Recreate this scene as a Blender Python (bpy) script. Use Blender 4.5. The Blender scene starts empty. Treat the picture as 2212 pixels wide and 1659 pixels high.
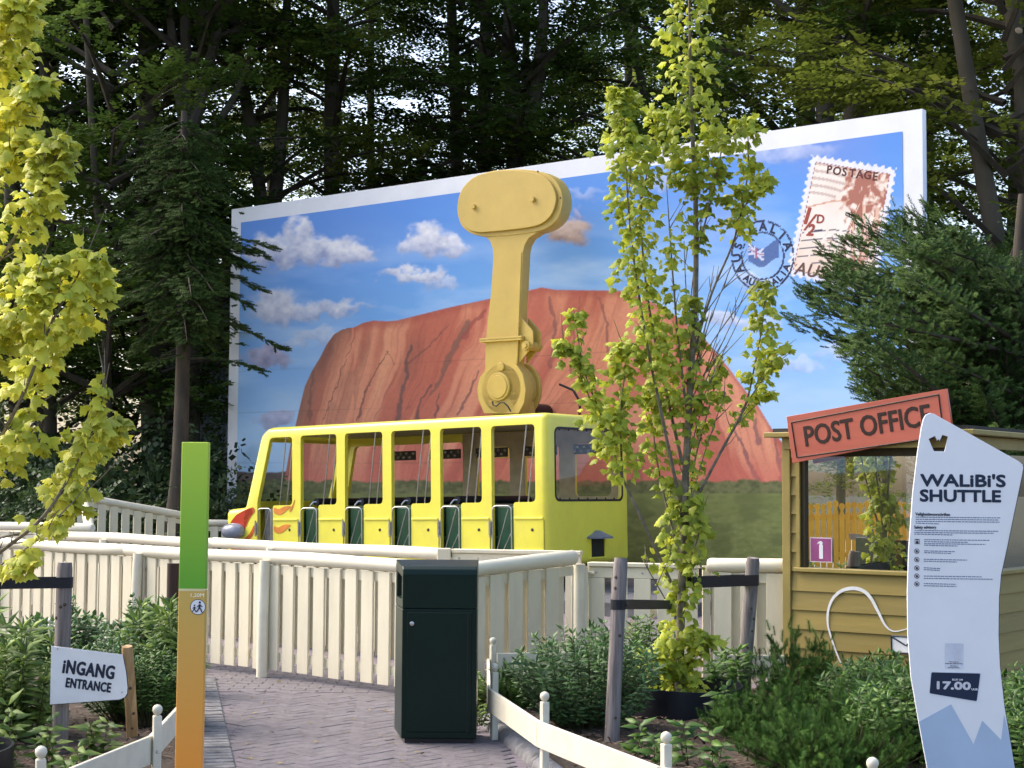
import bpy, bmesh, math, random
import numpy as np
from mathutils import Vector, Matrix, Euler

# ------------------------------------------------------------------ camera, sky, sun, exposure
S = bpy.context.scene
COL = S.collection
FPX = 1600.0; PITCH = math.atan(102 / 1600.0); ROLL = math.radians(.35); EYE = 1.6
_F = Vector((0, math.cos(PITCH), math.sin(PITCH))); _R0 = Vector((1, 0, 0)); _U0 = Vector((0, -math.sin(PITCH), math.cos(PITCH)))
_R = _R0 * math.cos(ROLL) + _U0 * math.sin(ROLL); _U = _U0 * math.cos(ROLL) - _R0 * math.sin(ROLL)
cam = bpy.data.cameras.new('camera'); cam.sensor_width = 36; cam.lens = 36 * FPX / 1024; cam.clip_start = .05; cam.clip_end = 900
camo = bpy.data.objects.new('camera', cam); COL.objects.link(camo)
m = Matrix.Identity(4)
for i in range(3):
    m[i][0] = _R[i]; m[i][1] = _U[i]; m[i][2] = -_F[i]
m[2][3] = EYE
camo.matrix_world = m
S.camera = camo

SUN_AZ = math.radians(-66); SUN_EL = math.radians(46)       # high to the left, over the edge of the wood
sun_dir = Vector((math.sin(SUN_AZ) * math.cos(SUN_EL), math.cos(SUN_AZ) * math.cos(SUN_EL), math.sin(SUN_EL)))
w = bpy.data.worlds.new('World'); S.world = w; w.use_nodes = True
nt = w.node_tree
sky = nt.nodes.new('ShaderNodeTexSky'); sky.sky_type = 'NISHITA'; sky.sun_disc = False
sky.sun_elevation = SUN_EL; sky.sun_rotation = SUN_AZ; sky.air_density = 1.0; sky.dust_density = 4.5; sky.ozone_density = 1.0
nt.links.new(sky.outputs[0], nt.nodes['Background'].inputs[0]); nt.nodes['Background'].inputs[1].default_value = .15
sl = bpy.data.lights.new('sun', 'SUN'); sl.energy = .8; sl.angle = math.radians(40); sl.color = (1, .95, .86)
so = bpy.data.objects.new('sun', sl); COL.objects.link(so); so.rotation_euler = sun_dir.to_track_quat('Z', 'Y').to_euler(); so.location = (-30, -20, 40)
S.view_settings.view_transform = 'Standard'; S.view_settings.look = 'None'; S.view_settings.gamma = 1
S.view_settings.exposure = 1.5
S.cycles.use_denoising = True
S.cycles.max_bounces = 6; S.cycles.diffuse_bounces = 3; S.cycles.glossy_bounces = 3; S.cycles.transmission_bounces = 5; S.cycles.transparent_max_bounces = 8
S.cycles.sample_clamp_indirect = 6

# ------------------------------------------------------------------ helpers: measuring the place
K = 1024 / 2212.0
def ray(px, py):
    return _F * FPX + _R * (px * K - 512) - _U * (py * K - 384)
def PZ(px, py, z=0.0):
    r = ray(px, py); t = (z - EYE) / r.z; return Vector((r.x * t, r.y * t, z))
def PY(px, py, Y):
    r = ray(px, py); t = Y / r.y; return Vector((r.x * t, Y, EYE + r.z * t))
def PP(px, py, p0, n):
    r = ray(px, py); t = (n.x * p0.x + n.y * p0.y) / (n.x * r.x + n.y * r.y); return Vector((r.x * t, r.y * t, EYE + r.z * t))
PHI = math.radians(37.5)
UU = Vector((math.cos(PHI), -math.sin(PHI), 0)); VV = Vector((math.sin(PHI), math.cos(PHI), 0))
P0 = PY(1186, 1100, 22.0); P0.z = 0
def on_plane(px, py, off):            # a point of a plane parallel to the bus, as (along, up)
    p = PP(px, py, P0 + VV * off, VV); return (p - P0).dot(UU), p.z
def S3(r, g, b):
    return tuple((c / 255 / 12.92 if c / 255 <= .04045 else ((c / 255 + .055) / 1.055) ** 2.4) for c in (r, g, b))

# ------------------------------------------------------------------ helpers: materials
MATS = {}
def mat(name, base, rough=.6, var=.12, scale=6.0, bump=.0, bscale=60.0, rand=.0, stretch=(1, 1, 1), metal=0.0, spec=.4, coat=0.0, trans=0.0, attr=None, base2=None, dirt=None, dscale=1.5, damt=.5):
    if name in MATS: return MATS[name]
    m = bpy.data.materials.new(name); m.use_nodes = True; t = m.node_tree; N = t.nodes; L = t.links
    b = N['Principled BSDF']; b.inputs['Roughness'].default_value = rough; b.inputs['Metallic'].default_value = metal
    b.inputs['Specular IOR Level'].default_value = spec
    if coat: b.inputs['Coat Weight'].default_value = coat; b.inputs['Coat Roughness'].default_value = .08
    tc = N.new('ShaderNodeTexCoord'); mp = N.new('ShaderNodeMapping'); mp.inputs['Scale'].default_value = stretch
    L.new(tc.outputs['Object'], mp.inputs[0])
    vec = mp.outputs[0]
    oi = N.new('ShaderNodeObjectInfo')
    if rand or var:
        ad = N.new('ShaderNodeVectorMath'); ad.operation = 'ADD'
        cb = N.new('ShaderNodeCombineXYZ'); mu = N.new('ShaderNodeMath'); mu.operation = 'MULTIPLY'; mu.inputs[1].default_value = 37.0
        L.new(oi.outputs['Random'], mu.inputs[0]); L.new(mu.outputs[0], cb.inputs[0]); L.new(mu.outputs[0], cb.inputs[1])
        L.new(vec, ad.inputs[0]); L.new(cb.outputs[0], ad.inputs[1]); vec = ad.outputs[0]
    nz = N.new('ShaderNodeTexNoise'); nz.inputs['Scale'].default_value = scale; nz.inputs['Detail'].default_value = 6; nz.inputs['Roughness'].default_value = .6
    L.new(vec, nz.inputs['Vector'])
    mix = N.new('ShaderNodeMix'); mix.data_type = 'RGBA'
    b2 = base2 if base2 else tuple(c * (1 - var * 2) for c in base)
    b1 = base if base2 else tuple(min(1, c * (1 + var)) for c in base)
    mix.inputs[6].default_value = (*b1, 1); mix.inputs[7].default_value = (*b2, 1)
    rp = N.new('ShaderNodeMapRange'); rp.inputs[1].default_value = .32; rp.inputs[2].default_value = .68
    L.new(nz.outputs[0], rp.inputs[0])
    fac = rp.outputs[0]
    L.new(fac, mix.inputs[0]); col = mix.outputs[2]
    if attr:
        at = N.new('ShaderNodeAttribute'); at.attribute_name = attr
        hs = N.new('ShaderNodeHueSaturation'); mr = N.new('ShaderNodeMapRange'); mr.inputs[3].default_value = .55; mr.inputs[4].default_value = 1.5
        mh = N.new('ShaderNodeMapRange'); mh.inputs[3].default_value = .515; mh.inputs[4].default_value = .485
        L.new(at.outputs['Fac'], mr.inputs[0]); L.new(at.outputs['Fac'], mh.inputs[0])
        L.new(mr.outputs[0], hs.inputs['Value']); L.new(mh.outputs[0], hs.inputs['Hue']); L.new(col, hs.inputs['Color']); col = hs.outputs[0]
    if rand:
        h2 = N.new('ShaderNodeHueSaturation'); m2 = N.new('ShaderNodeMapRange'); m2.inputs[3].default_value = 1 - rand; m2.inputs[4].default_value = 1 + rand
        L.new(oi.outputs['Random'], m2.inputs[0]); L.new(m2.outputs[0], h2.inputs['Value']); L.new(col, h2.inputs['Color']); col = h2.outputs[0]
    if dirt:
        n3 = N.new('ShaderNodeTexNoise'); n3.inputs['Scale'].default_value = dscale; n3.inputs['Detail'].default_value = 8; n3.inputs['Roughness'].default_value = .7
        L.new(vec, n3.inputs['Vector'])
        r3 = N.new('ShaderNodeMapRange'); r3.inputs[1].default_value = .5; r3.inputs[2].default_value = .75; r3.inputs[4].default_value = damt
        L.new(n3.outputs[0], r3.inputs[0])
        x3 = N.new('ShaderNodeMix'); x3.data_type = 'RGBA'; x3.inputs[7].default_value = (*dirt, 1)
        L.new(r3.outputs[0], x3.inputs[0]); L.new(col, x3.inputs[6]); col = x3.outputs[2]
    L.new(col, b.inputs['Base Color'])
    if bump:
        n2 = N.new('ShaderNodeTexNoise'); n2.inputs['Scale'].default_value = bscale; n2.inputs['Detail'].default_value = 5
        L.new(vec, n2.inputs['Vector'])
        bp = N.new('ShaderNodeBump'); bp.inputs['Strength'].default_value = bump; bp.inputs['Distance'].default_value = .01
        L.new(n2.outputs[0], bp.inputs['Height']); L.new(bp.outputs[0], b.inputs['Normal'])
    if trans:
        tr = N.new('ShaderNodeBsdfTranslucent'); L.new(col, tr.inputs[0])
        ms = N.new('ShaderNodeMixShader'); ms.inputs[0].default_value = trans
        L.new(b.outputs[0], ms.inputs[1]); L.new(tr.outputs[0], ms.inputs[2])
        L.new(ms.outputs[0], N['Material Output'].inputs[0])
    MATS[name] = m
    return m
def glass(name, tint=(1, 1, 1), refl=.1, rough=.0):
    if name in MATS: return MATS[name]
    m = bpy.data.materials.new(name); m.use_nodes = True; t = m.node_tree; N = t.nodes; L = t.links
    N.remove(N['Principled BSDF'])
    tp = N.new('ShaderNodeBsdfTransparent'); tp.inputs[0].default_value = (*tint, 1)
    gl = N.new('ShaderNodeBsdfGlossy'); gl.inputs['Roughness'].default_value = rough
    lw = N.new('ShaderNodeLayerWeight'); fr = N.new('ShaderNodeMath'); fr.operation = 'POWER'; fr.inputs[1].default_value = 4.0
    L.new(lw.outputs['Facing'], fr.inputs[0])
    ad = N.new('ShaderNodeMath'); ad.operation = 'ADD'; ad.use_clamp = True; ad.inputs[1].default_value = refl
    ms = N.new('ShaderNodeMixShader')
    L.new(fr.outputs[0], ad.inputs[0]); L.new(ad.outputs[0], ms.inputs[0]); L.new(tp.outputs[0], ms.inputs[1]); L.new(gl.outputs[0], ms.inputs[2])
    L.new(ms.outputs[0], N['Material Output'].inputs[0])
    MATS[name] = m
    return m

# ------------------------------------------------------------------ helpers: objects
def tag(o, label=None, cat=None, group=None, kind=None):
    if label: o['label'] = label
    if cat: o['category'] = cat
    if group: o['group'] = group
    if kind: o['kind'] = kind
    return o
def thing(name, label, cat, loc=(0, 0, 0), rot=(0, 0, 0), group=None):
    o = bpy.data.objects.new(name, None); COL.objects.link(o); o.empty_display_size = .2
    o.location = loc; o.rotation_euler = rot
    return tag(o, label, cat, group)
def link(name, me, material, parent=None):
    o = bpy.data.objects.new(name, me); COL.objects.link(o)
    if material is not None and len(me.materials) == 0: me.materials.append(material)
    if parent is not None: o.parent = parent
    return o
def place(name, me, material, parent, loc=(0, 0, 0), rot=(0, 0, 0), scale=(1, 1, 1)):
    o = link(name, me, material, parent); o.location = loc; o.rotation_euler = rot; o.scale = scale
    return o
def arr_mesh(name, V, T, Q=None, attr=None, smooth=False):
    """fast mesh from numpy triangles / quads"""
    me = bpy.data.meshes.new(name)
    V = np.asarray(V, np.float32).reshape(-1, 3)
    T = np.zeros((0, 3), np.int32) if T is None else np.asarray(T, np.int32).reshape(-1, 3)
    Q = np.zeros((0, 4), np.int32) if Q is None else np.asarray(Q, np.int32).reshape(-1, 4)
    me.vertices.add(len(V)); me.vertices.foreach_set('co', V.ravel())
    nl = T.size + Q.size; me.loops.add(nl); me.polygons.add(len(T) + len(Q))
    me.loops.foreach_set('vertex_index', np.concatenate([T.ravel(), Q.ravel()]).astype(np.int32))
    ls = np.concatenate([np.arange(len(T)) * 3, T.size + np.arange(len(Q)) * 4]).astype(np.int32)
    me.polygons.foreach_set('loop_start', ls)
    if smooth: me.polygons.foreach_set('use_smooth', np.ones(len(ls), bool))
    me.update(calc_edges=True); me.validate()
    if attr is not None:
        a = me.attributes.new('tint', 'FLOAT', 'POINT'); a.data.foreach_set('value', np.asarray(attr, np.float32))
    return me
class MB:
    def __init__(s): s.v = []; s.f = []
    def add(s, vs, fs):
        k = len(s.v); s.v += [tuple(v) for v in vs]; s.f += [tuple(i + k for i in f) for f in fs]; return s
    def box(s, lo, hi, M=None):
        x0, y0, z0 = lo; x1, y1, z1 = hi
        vs = [Vector(p) for p in ((x0, y0, z0), (x1, y0, z0), (x1, y1, z0), (x0, y1, z0), (x0, y0, z1), (x1, y0, z1), (x1, y1, z1), (x0, y1, z1))]
        if M is not None: vs = [M @ v for v in vs]
        return s.add(vs, [(0, 3, 2, 1), (4, 5, 6, 7), (0, 1, 5, 4), (1, 2, 6, 5), (2, 3, 7, 6), (3, 0, 4, 7)])
    def prism(s, poly, y0, y1):             # polygon in (x,z), extruded along y
        n = len(poly)
        vs = [(a, y0, b) for a, b in poly] + [(a, y1, b) for a, b in poly]
        fs = [tuple(range(n)), tuple(range(2 * n - 1, n - 1, -1))] + [((i + 1) % n, i, n + i, n + (i + 1) % n) for i in range(n)]
        return s.add(vs, fs)
    def tube(s, pts, rad, n=8, cap=True):
        pts = [Vector(p) for p in pts]; m_ = len(pts)
        if not hasattr(rad, '__len__'): rad = [rad] * m_
        k = len(s.v); up = None
        for i in range(m_):
            d = (pts[min(i + 1, m_ - 1)] - pts[max(i - 1, 0)]).normalized()
            if up is None:
                up = Vector((0, 0, 1)) if abs(d.z) < .9 else Vector((1, 0, 0))
            a = d.cross(up)
            if a.length < 1e-5: a = d.cross(Vector((.3, .8, .1)))
            a.normalize(); b = a.cross(d).normalized(); up = b
            for j in range(n):
                t = 2 * math.pi * j / n
                s.v.append(tuple(pts[i] + (a * math.cos(t) + b * math.sin(t)) * rad[i]))
        for i in range(m_ - 1):
            for j in range(n):
                j2 = (j + 1) % n
                s.f.append((k + i * n + j, k + i * n + j2, k + (i + 1) * n + j2, k + (i + 1) * n + j))
        if cap:
            s.f.append(tuple(k + j for j in range(n - 1, -1, -1))); s.f.append(tuple(k + (m_ - 1) * n + j for j in range(n)))
        return s
    def lathe(s, prof, n=16, M=None):       # profile of (r,z)
        k = len(s.v)
        for r, z in prof:
            for j in range(n):
                t = 2 * math.pi * j / n; v = Vector((r * math.cos(t), r * math.sin(t), z))
                s.v.append(tuple(M @ v if M is not None else v))
        for i in range(len(prof) - 1):
            for j in range(n):
                j2 = (j + 1) % n
                s.f.append((k + i * n + j, k + i * n + j2, k + (i + 1) * n + j2, k + (i + 1) * n + j))
        s.f.append(tuple(k + j for j in range(n - 1, -1, -1))); s.f.append(tuple(k + (len(prof) - 1) * n + j for j in range(n)))
        return s
    def mesh(s, name, bevel=0.0, segs=1, smooth=False, off=None, ang=40):
        me = bpy.data.meshes.new(name)
        V = s.v if off is None else [(a - off[0], b - off[1], c - off[2]) for a, b, c in s.v]
        me.from_pydata(V, [], s.f)
        bm = bmesh.new(); bm.from_mesh(me)
        bmesh.ops.remove_doubles(bm, verts=bm.verts, dist=1e-6)
        bmesh.ops.recalc_face_normals(bm, faces=bm.faces)
        if bevel:
            es = [e for e in bm.edges if len(e.link_faces) == 2 and e.calc_face_angle(0) > .5]
            bmesh.ops.bevel(bm, geom=es, offset=bevel, segments=segs, profile=.5, affect='EDGES', clamp_overlap=True)
        if smooth:
            for f in bm.faces: f.smooth = True
            for e in bm.edges:
                if len(e.link_faces) == 2 and e.calc_face_angle(0) > math.radians(ang): e.smooth = False
        bm.to_mesh(me); bm.free()
        return me
    def build(s, name, material, parent=None, bevel=0.0, segs=1, smooth=False, world=False, ang=40):
        off = parent.location if (world and parent is not None) else None
        return link(name, s.mesh(name, bevel, segs, smooth, off, ang), material, parent)
def copy_tree(o, parent=None):
    c = o.copy(); COL.objects.link(c); c.parent = parent
    for ch in o.children: copy_tree(ch, c)
    return c
def rrect(x0, y0, x1, y1, r, n=5):
    out = []
    for cx, cy, a0 in ((x1 - r, y0 + r, -90), (x1 - r, y1 - r, 0), (x0 + r, y1 - r, 90), (x0 + r, y0 + r, 180)):
        for i in range(n + 1):
            a = math.radians(a0 + 90 * i / n); out.append((cx + r * math.cos(a), cy + r * math.sin(a)))
    return out
def rounded(poly, rs, n=5):                  # round the corners of a polygon
    out = []; L = len(poly)
    for i in range(L):
        p = Vector(poly[i]); a = Vector(poly[i - 1]); b = Vector(poly[(i + 1) % L]); r = rs[i] if hasattr(rs, '__len__') else rs
        if r <= 0: out.append(tuple(p)); continue
        da = (a - p); db = (b - p); ra = min(r, da.length * .48); rb = min(r, db.length * .48)
        A = p + da.normalized() * ra; B = p + db.normalized() * rb
        for k in range(n + 1):
            t = k / n; out.append(tuple(A * (1 - t) ** 2 + p * 2 * t * (1 - t) + B * t * t))
    return out
def circle(cx, cy, r, n=20, ry=None):
    return [(cx + r * math.cos(2 * math.pi * i / n), cy + (ry or r) * math.sin(2 * math.pi * i / n)) for i in range(n)]
def _curve_mesh(cu, name):
    o = bpy.data.objects.new('tmp', cu); COL.objects.link(o)
    dg = bpy.context.evaluated_depsgraph_get(); dg.update()
    me = bpy.data.meshes.new_from_object(o.evaluated_get(dg)); me.name = name
    COL.objects.unlink(o); bpy.data.objects.remove(o); bpy.data.curves.remove(cu)
    me.materials.clear()
    return me
def plate(name, loops, th, bevel=0.0, stand=True):
    """flat sheet with holes; front face at y=0 facing -y, back at y=th (stand) or flat on z"""
    cu = bpy.data.curves.new(name, 'CURVE'); cu.dimensions = '2D'; cu.fill_mode = 'BOTH'; cu.extrude = max(th / 2 - bevel, 1e-5); cu.bevel_depth = bevel; cu.bevel_resolution = 2
    cu.offset = -bevel
    for lp in loops:
        sp = cu.splines.new('POLY'); sp.points.add(len(lp) - 1); sp.use_cyclic_u = True
        for i, p in enumerate(lp): sp.points[i].co = (p[0], p[1], 0, 1)
    me = _curve_mesh(cu, name)
    if stand: me.transform(Matrix.Translation((0, th / 2, 0)) @ Matrix.Rotation(math.pi / 2, 4, 'X'))
    else: me.transform(Matrix.Translation((0, 0, th / 2)))
    return me
def text(name, body, size=1.0, bold=0.0, th=.002, align='CENTER', spacing=1.0, width=None, shear=0.0, stand=True, line=1.0):
    cu = bpy.data.curves.new(name, 'FONT'); cu.body = body; cu.size = size; cu.extrude = th / 2; cu.align_x = align; cu.align_y = 'CENTER'
    cu.space_character = spacing; cu.shear = shear; cu.resolution_u = 3; cu.space_line = line
    me = _curve_mesh(cu, name)
    if width and len(me.vertices):
        xs = [v.co.x for v in me.vertices]; k = width / max(1e-6, max(xs) - min(xs))
        c = (max(xs) + min(xs)) / 2 if align == 'CENTER' else min(xs)
        for v in me.vertices: v.co.x = (v.co.x - c) * k
    if bold:                                   # heavier strokes: copies of the glyphs laid over one another, each a hair behind the last
        V0 = np.array([v.co[:] for v in me.vertices]); F0 = [tuple(p.vertices) for p in me.polygons]; V = []; F = []
        for i in range(9):
            o_ = (0, 0) if i == 0 else (bold * math.cos(i * math.pi / 4), bold * math.sin(i * math.pi / 4)); k = len(V)
            V += [(a + o_[0], b + o_[1], c - i * .00012) for a, b, c in V0]; F += [tuple(j + k for j in f) for f in F0]
        me = bpy.data.meshes.new(name); me.from_pydata(V, [], F)
    if stand: me.transform(Matrix.Translation((0, th / 2, 0)) @ Matrix.Rotation(math.pi / 2, 4, 'X'))
    return me
def xform(me, M):
    me.transform(M); return me
def boolean(base, cutters, name):
    """base mesh minus each cutter mesh"""
    o = bpy.data.objects.new('tmp', base); COL.objects.link(o); cs = []
    for c in cutters:
        co = bpy.data.objects.new('cut', c); COL.objects.link(co); cs.append(co)
        md = o.modifiers.new('b', 'BOOLEAN'); md.operation = 'DIFFERENCE'; md.object = co; md.solver = 'EXACT'
    dg = bpy.context.evaluated_depsgraph_get(); dg.update()
    me = bpy.data.meshes.new_from_object(o.evaluated_get(dg)); me.name = name
    for c in cs + [o]: COL.objects.unlink(c); bpy.data.objects.remove(c)
    me.materials.clear()
    return me
def smooth_by_angle(me, deg=35):
    bm = bmesh.new(); bm.from_mesh(me)
    for f in bm.faces: f.smooth = True
    for e in bm.edges:
        if len(e.link_faces) == 2 and e.calc_face_angle(0) > math.radians(deg): e.smooth = False
    bm.to_mesh(me); bm.free(); return me
def basis(d, up=(0, 0, 1)):
    d = np.asarray(d, float); d = d / (np.linalg.norm(d, axis=-1, keepdims=True) + 1e-9)
    up = np.broadcast_to(np.asarray(up, float), d.shape)
    a = np.cross(d, up); a /= (np.linalg.norm(a, axis=-1, keepdims=True) + 1e-9)
    n = np.cross(a, d)
    return a, d, n                            # side, forward, normal
def scatter(tv, tt, pos, A, D, N, sc, name, attr=None, smooth=False):
    """copies of a small template (x side, y forward, z normal) joined into one mesh"""
    tv = np.asarray(tv, float); tt = np.asarray(tt, int); pos = np.asarray(pos, float); m_ = len(pos); sc = np.broadcast_to(np.asarray(sc, float), (m_,))
    V = (A[:, None, :] * tv[None, :, 0:1] + D[:, None, :] * tv[None, :, 1:2] + N[:, None, :] * tv[None, :, 2:3]) * sc[:, None, None] + pos[:, None, :]
    T = (tt[None] + (np.arange(m_) * len(tv))[:, None, None]).reshape(-1, 3)
    at = None if attr is None else np.repeat(attr, len(tv))
    return arr_mesh(name, V.reshape(-1, 3), T, attr=at, smooth=smooth)
RNG = np.random.default_rng(7)
random.seed(11)
# ------------------------------------------------------------------ materials shared
M_SOIL = mat('soil', (.075, .055, .038), .95, .3, 9, bump=.8, bscale=40, base2=(.035, .025, .018))
M_PAVE = mat('paver_joint_sand', (.16, .14, .14), .95, .2, 14, bump=.5, bscale=90)
M_BRICK = mat('paver_brick', (.14, .126, .136), .85, .14, 16, bump=.35, bscale=120, rand=.12, dirt=(.185, .17, .18), dscale=1.2, damt=.5)
M_KERB = mat('kerb_concrete', (.2, .195, .2), .9, .25, 12, bump=.5, bscale=90, dirt=(.1, .1, .07), dscale=5, damt=.6)
M_CREAM = mat('cream_fence_paint', (.76, .695, .52), .42, .05, 5, bump=.08, bscale=30, rand=.04, stretch=(1, 1, .25), dirt=(.5, .42, .3), dscale=2.2, damt=.35)
M_CREAMLOG = mat('cream_log_paint', (.79, .735, .58), .38, .06, 4, bump=.22, bscale=16, stretch=(.25, 1, 1), dirt=(.52, .46, .36), dscale=3, damt=.35)
M_WHITEF = mat('white_edging_paint', (.69, .65, .52), .4, .05, 8, bump=.05, rand=.03, dirt=(.55, .5, .42), dscale=5, damt=.3)
M_STEEL = mat('bright_steel', (.6, .6, .6), .28, .1, 20, metal=1.0)
M_BOLT = mat('dark_bolt', (.06, .05, .04), .5, .2, 20)
M_BLACK = mat('black_plastic', (.012, .012, .016), .45, .2, 10, bump=.05)
M_WHITE = mat('white_print', (.8, .81, .85), .4, .03, 6)
M_NAVY = mat('navy_print', (.012, .022, .05), .45, .1, 8)

# ------------------------------------------------------------------ ground, paving, kerbs, beds
g = MB(); g.add([(-300, -200, -.035), (300, -200, -.035), (300, 400, -.035), (-300, 400, -.035)], [(0, 1, 2, 3)])
tag(g.build('ground', mat('woodland_floor', (.07, .06, .035), .95, .3, 3, bump=.6, bscale=14, base2=(.03, .04, .018))), kind='structure')
def xl(y): return -1.54 + (y - 9.16) * (-.78 / 3.68)           # left edge of the path
def xr(y): return .11 - (y - 9.2) * .2 if y < 10.6 else -.17 - (y - 10.6) * .21
pv = MB(); pv.add([(-11, 4, -.0055), (9, 4, -.0055), (9, 23, -.0055), (-11, 23, -.0055)], [(0, 1, 2, 3)])
pave = tag(pv.build('path', None), kind='structure')
pm = bpy.data.materials.new('distant_pavers'); pm.use_nodes = True; _t = pm.node_tree; _b = _t.nodes['Principled BSDF']; _b.inputs['Roughness'].default_value = .9
_tc = _t.nodes.new('ShaderNodeTexCoord'); _br = _t.nodes.new('ShaderNodeTexBrick'); _br.inputs['Scale'].default_value = 1; _br.inputs['Brick Width'].default_value = .2; _br.inputs['Row Height'].default_value = .1; _br.inputs['Mortar Size'].default_value = .004
_br.inputs[1].default_value = (.15, .125, .14, 1); _br.inputs[2].default_value = (.19, .16, .18, 1); _br.inputs[3].default_value = (.07, .065, .065, 1)
_t.links.new(_tc.outputs['Object'], _br.inputs[0]); _t.links.new(_br.outputs[0], _b.inputs['Base Color'])
pave.data.materials.append(pm)
tag(MB().add([(-32, -22, -.02), (-5.6, -22, -.02), (-5.6, 3.9, -.02), (-11.2, 3.9, -.02), (-11.2, 12, -.02), (-32, 12, -.02)], [(0, 1, 2, 3, 4, 5)]).build('bounce_ground', mat('pale_bounce_ground', (.42, .4, .37), .9, .1, 2)), kind='structure')  # unseen pale ground, added to bounce light up onto the orange fence
bricks = []
a45 = math.radians(45 + 4); ca, sa = math.cos(a45), math.sin(a45)
for i in range(-120, 160):
    for j in range(-120, 160):
        k = (i - j) % 4
        if k not in (0, 3): continue
        cx, cy = ((i + 1) * .1, (j + .5) * .1) if k == 0 else ((i + .5) * .1, (j + 1) * .1)
        x = cx * ca - cy * sa; y = cx * sa + cy * ca + 10
        if 8.7 < y < 12.47 and xl(y) + .02 < x < xr(y) - .04: bricks.append((x, y, a45 + (0 if k == 0 else math.pi / 2)))
r = 0; y = 12.56
while y < 14.3:
    x = -3.2 + (r % 2) * .1
    while x < -.3:
        if x > xl(y) - .05 and y < 12.55 + (-.05 - x) * .92 + .1: bricks.append((x, y, 0))
        x += .2
    y += .1; r += 1
bb_ = MB().box((-.0985, -.0485, -.04), (.0985, .0485, 0)).mesh('brick', bevel=.003)
bb_.materials.append(M_BRICK)
bricks.sort(key=lambda b: b[0] ** 2 + b[1] ** 2)
extra = MB()
for n, (x, y, a) in enumerate(bricks):
    dz = random.uniform(-.0015, .0015); a += random.uniform(-.012, .012)
    if n < 300:
        place('brick', bb_, None, pave, (x, y, dz), (random.uniform(-.012, .012), random.uniform(-.012, .012), a))
    else:
        extra.box((-.0985, -.0485, -.04), (.0985, .0485, dz), Matrix.Translation((x, y, 0)) @ Matrix.Rotation(a, 4, 'Z'))
if extra.v: tag(extra.build('bricks', M_BRICK, pave, bevel=.004), kind='stuff')
# left edging row and rounded kerbs
ed = tag(thing('kerb', None, None), kind='structure')
eb = MB().box((-.1, -.045, -.06), (.1, .045, .014)).mesh('edging_stone', bevel=.009); eb.materials.append(M_KERB)
t = 0.0
for n in range(48):
    y = 8.8 + n * .104; x = xl(y) - .11
    if y > 13.3: break
    place('edging_stone', eb, None, ed, (x, y, random.uniform(-.003, .004)), (0, 0, .2 + random.uniform(-.02, .02)))
def kerbstone(nm, pts, rad):
    mb = MB(); P = [Vector(p) for p in pts]
    mb.tube(P, rad, 10); return mb.build(nm, M_KERB, ed, smooth=True)
for n in range(5):
    y0 = 8.7 + n * .95; kerbstone('kerb_stone', [(xl(y0) - .29, y0, -.02), (xl(y0 + .45) - .29, y0 + .45, -.018), (xl(y0 + .94) - .29, y0 + .94, -.02)], .075)
for y0, y1 in ((8.3, 9.29), (9.3, 10.29), (10.3, 11.3), (11.31, 12.0)):
    kerbstone('kerb_stone', [(xr(y0) + .1, y0, -.015), (xr((y0 + y1) / 2) + .1, (y0 + y1) / 2, -.013), (xr(y1) + .1, y1, -.015)], .075)
def hnoise(x, y): return .5 * math.sin(x * 5.3 + 1.3 * math.sin(y * 4.1)) + .3 * math.sin(y * 9.7 + x * 3.1) + .25 * math.sin(x * 17.3 - y * 13.1)
def bed(name, edge, side, width, ymax, y0=5.5, ny=110, nx=90):
    V = []; Q = []
    for j in range(ny + 1):
        for i in range(nx + 1):
            s = i / nx; xw = edge(0)  # placeholder
            tt = j / ny
            s2 = s ** 1.5 * width
            yb = y0 + tt * (13.2 - y0)
            x = edge(min(yb, 13)) + side * s2
            ym = ymax(x); y = y0 + tt * (ym - y0)
            x = edge(min(y, 13)) + side * s2
            h = .05 + .018 * hnoise(x, y) + random.uniform(-.008, .008)
            if i == 0 or j == ny: h = -.03
            V.append((x, y, h))
    for j in range(ny):
        for i in range(nx):
            a = j * (nx + 1) + i; q = (a, a + 1, a + nx + 2, a + nx + 1)
            Q.append(q if side > 0 else q[::-1])
    o = link(name, arr_mesh(name, V, None, Q, smooth=True), M_SOIL); return tag(o, kind='structure')
F1A = Vector((-6.3, 17.45, 0)); F1K = Vector((-.52, 12.15, 0))
def ymaxL(x): return 12.15 + (-.52 - x) * .917 - .12
def ymaxR(x): return 12.05 + (x + .52) * .82 if x < .6 else 12.97 - (x - .6) * .28
bed('planting_bed', lambda y: xl(y) - .33, -1, 6.2, ymaxL)
bed('planting_bed', lambda y: xr(y) + .14, 1, 6.0, ymaxR)
# bark chips on the beds
n = 9000
chx = np.where(RNG.random(n) < .4, RNG.uniform(-3.6, -1.8, n), RNG.uniform(-.1, 2.2, n)); chy = RNG.uniform(7.0, 12.3, n)
okm = np.array([(x < xl(y) - .36) or (x > xr(y) + .17) for x, y in zip(chx, chy)])
chx, chy = chx[okm], chy[okm]; n = len(chx)
d = RNG.normal(size=(n, 3)); d[:, 2] *= .25; A, D, N = basis(d)
tv = [(-.3, -1, 0), (.35, -.8, .1), (.25, .9, 0), (-.35, 1, .1), (0, 0, .22)]
chips = scatter(tv, [(0, 1, 4), (1, 2, 4), (2, 3, 4), (3, 0, 4)], np.stack([chx, chy, np.full(n, .062) + RNG.uniform(-.02, .015, n)], 1), A, D, N, RNG.uniform(.008, .03, n), 'bark_chips', RNG.random(n))
tag(link('bark_chips', chips, mat('bark_chip', (.15, .105, .075), .9, .3, 20, attr='tint', base2=(.07, .045, .03))), 'brown bark chips strewn over the planting beds', kind='stuff')

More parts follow.
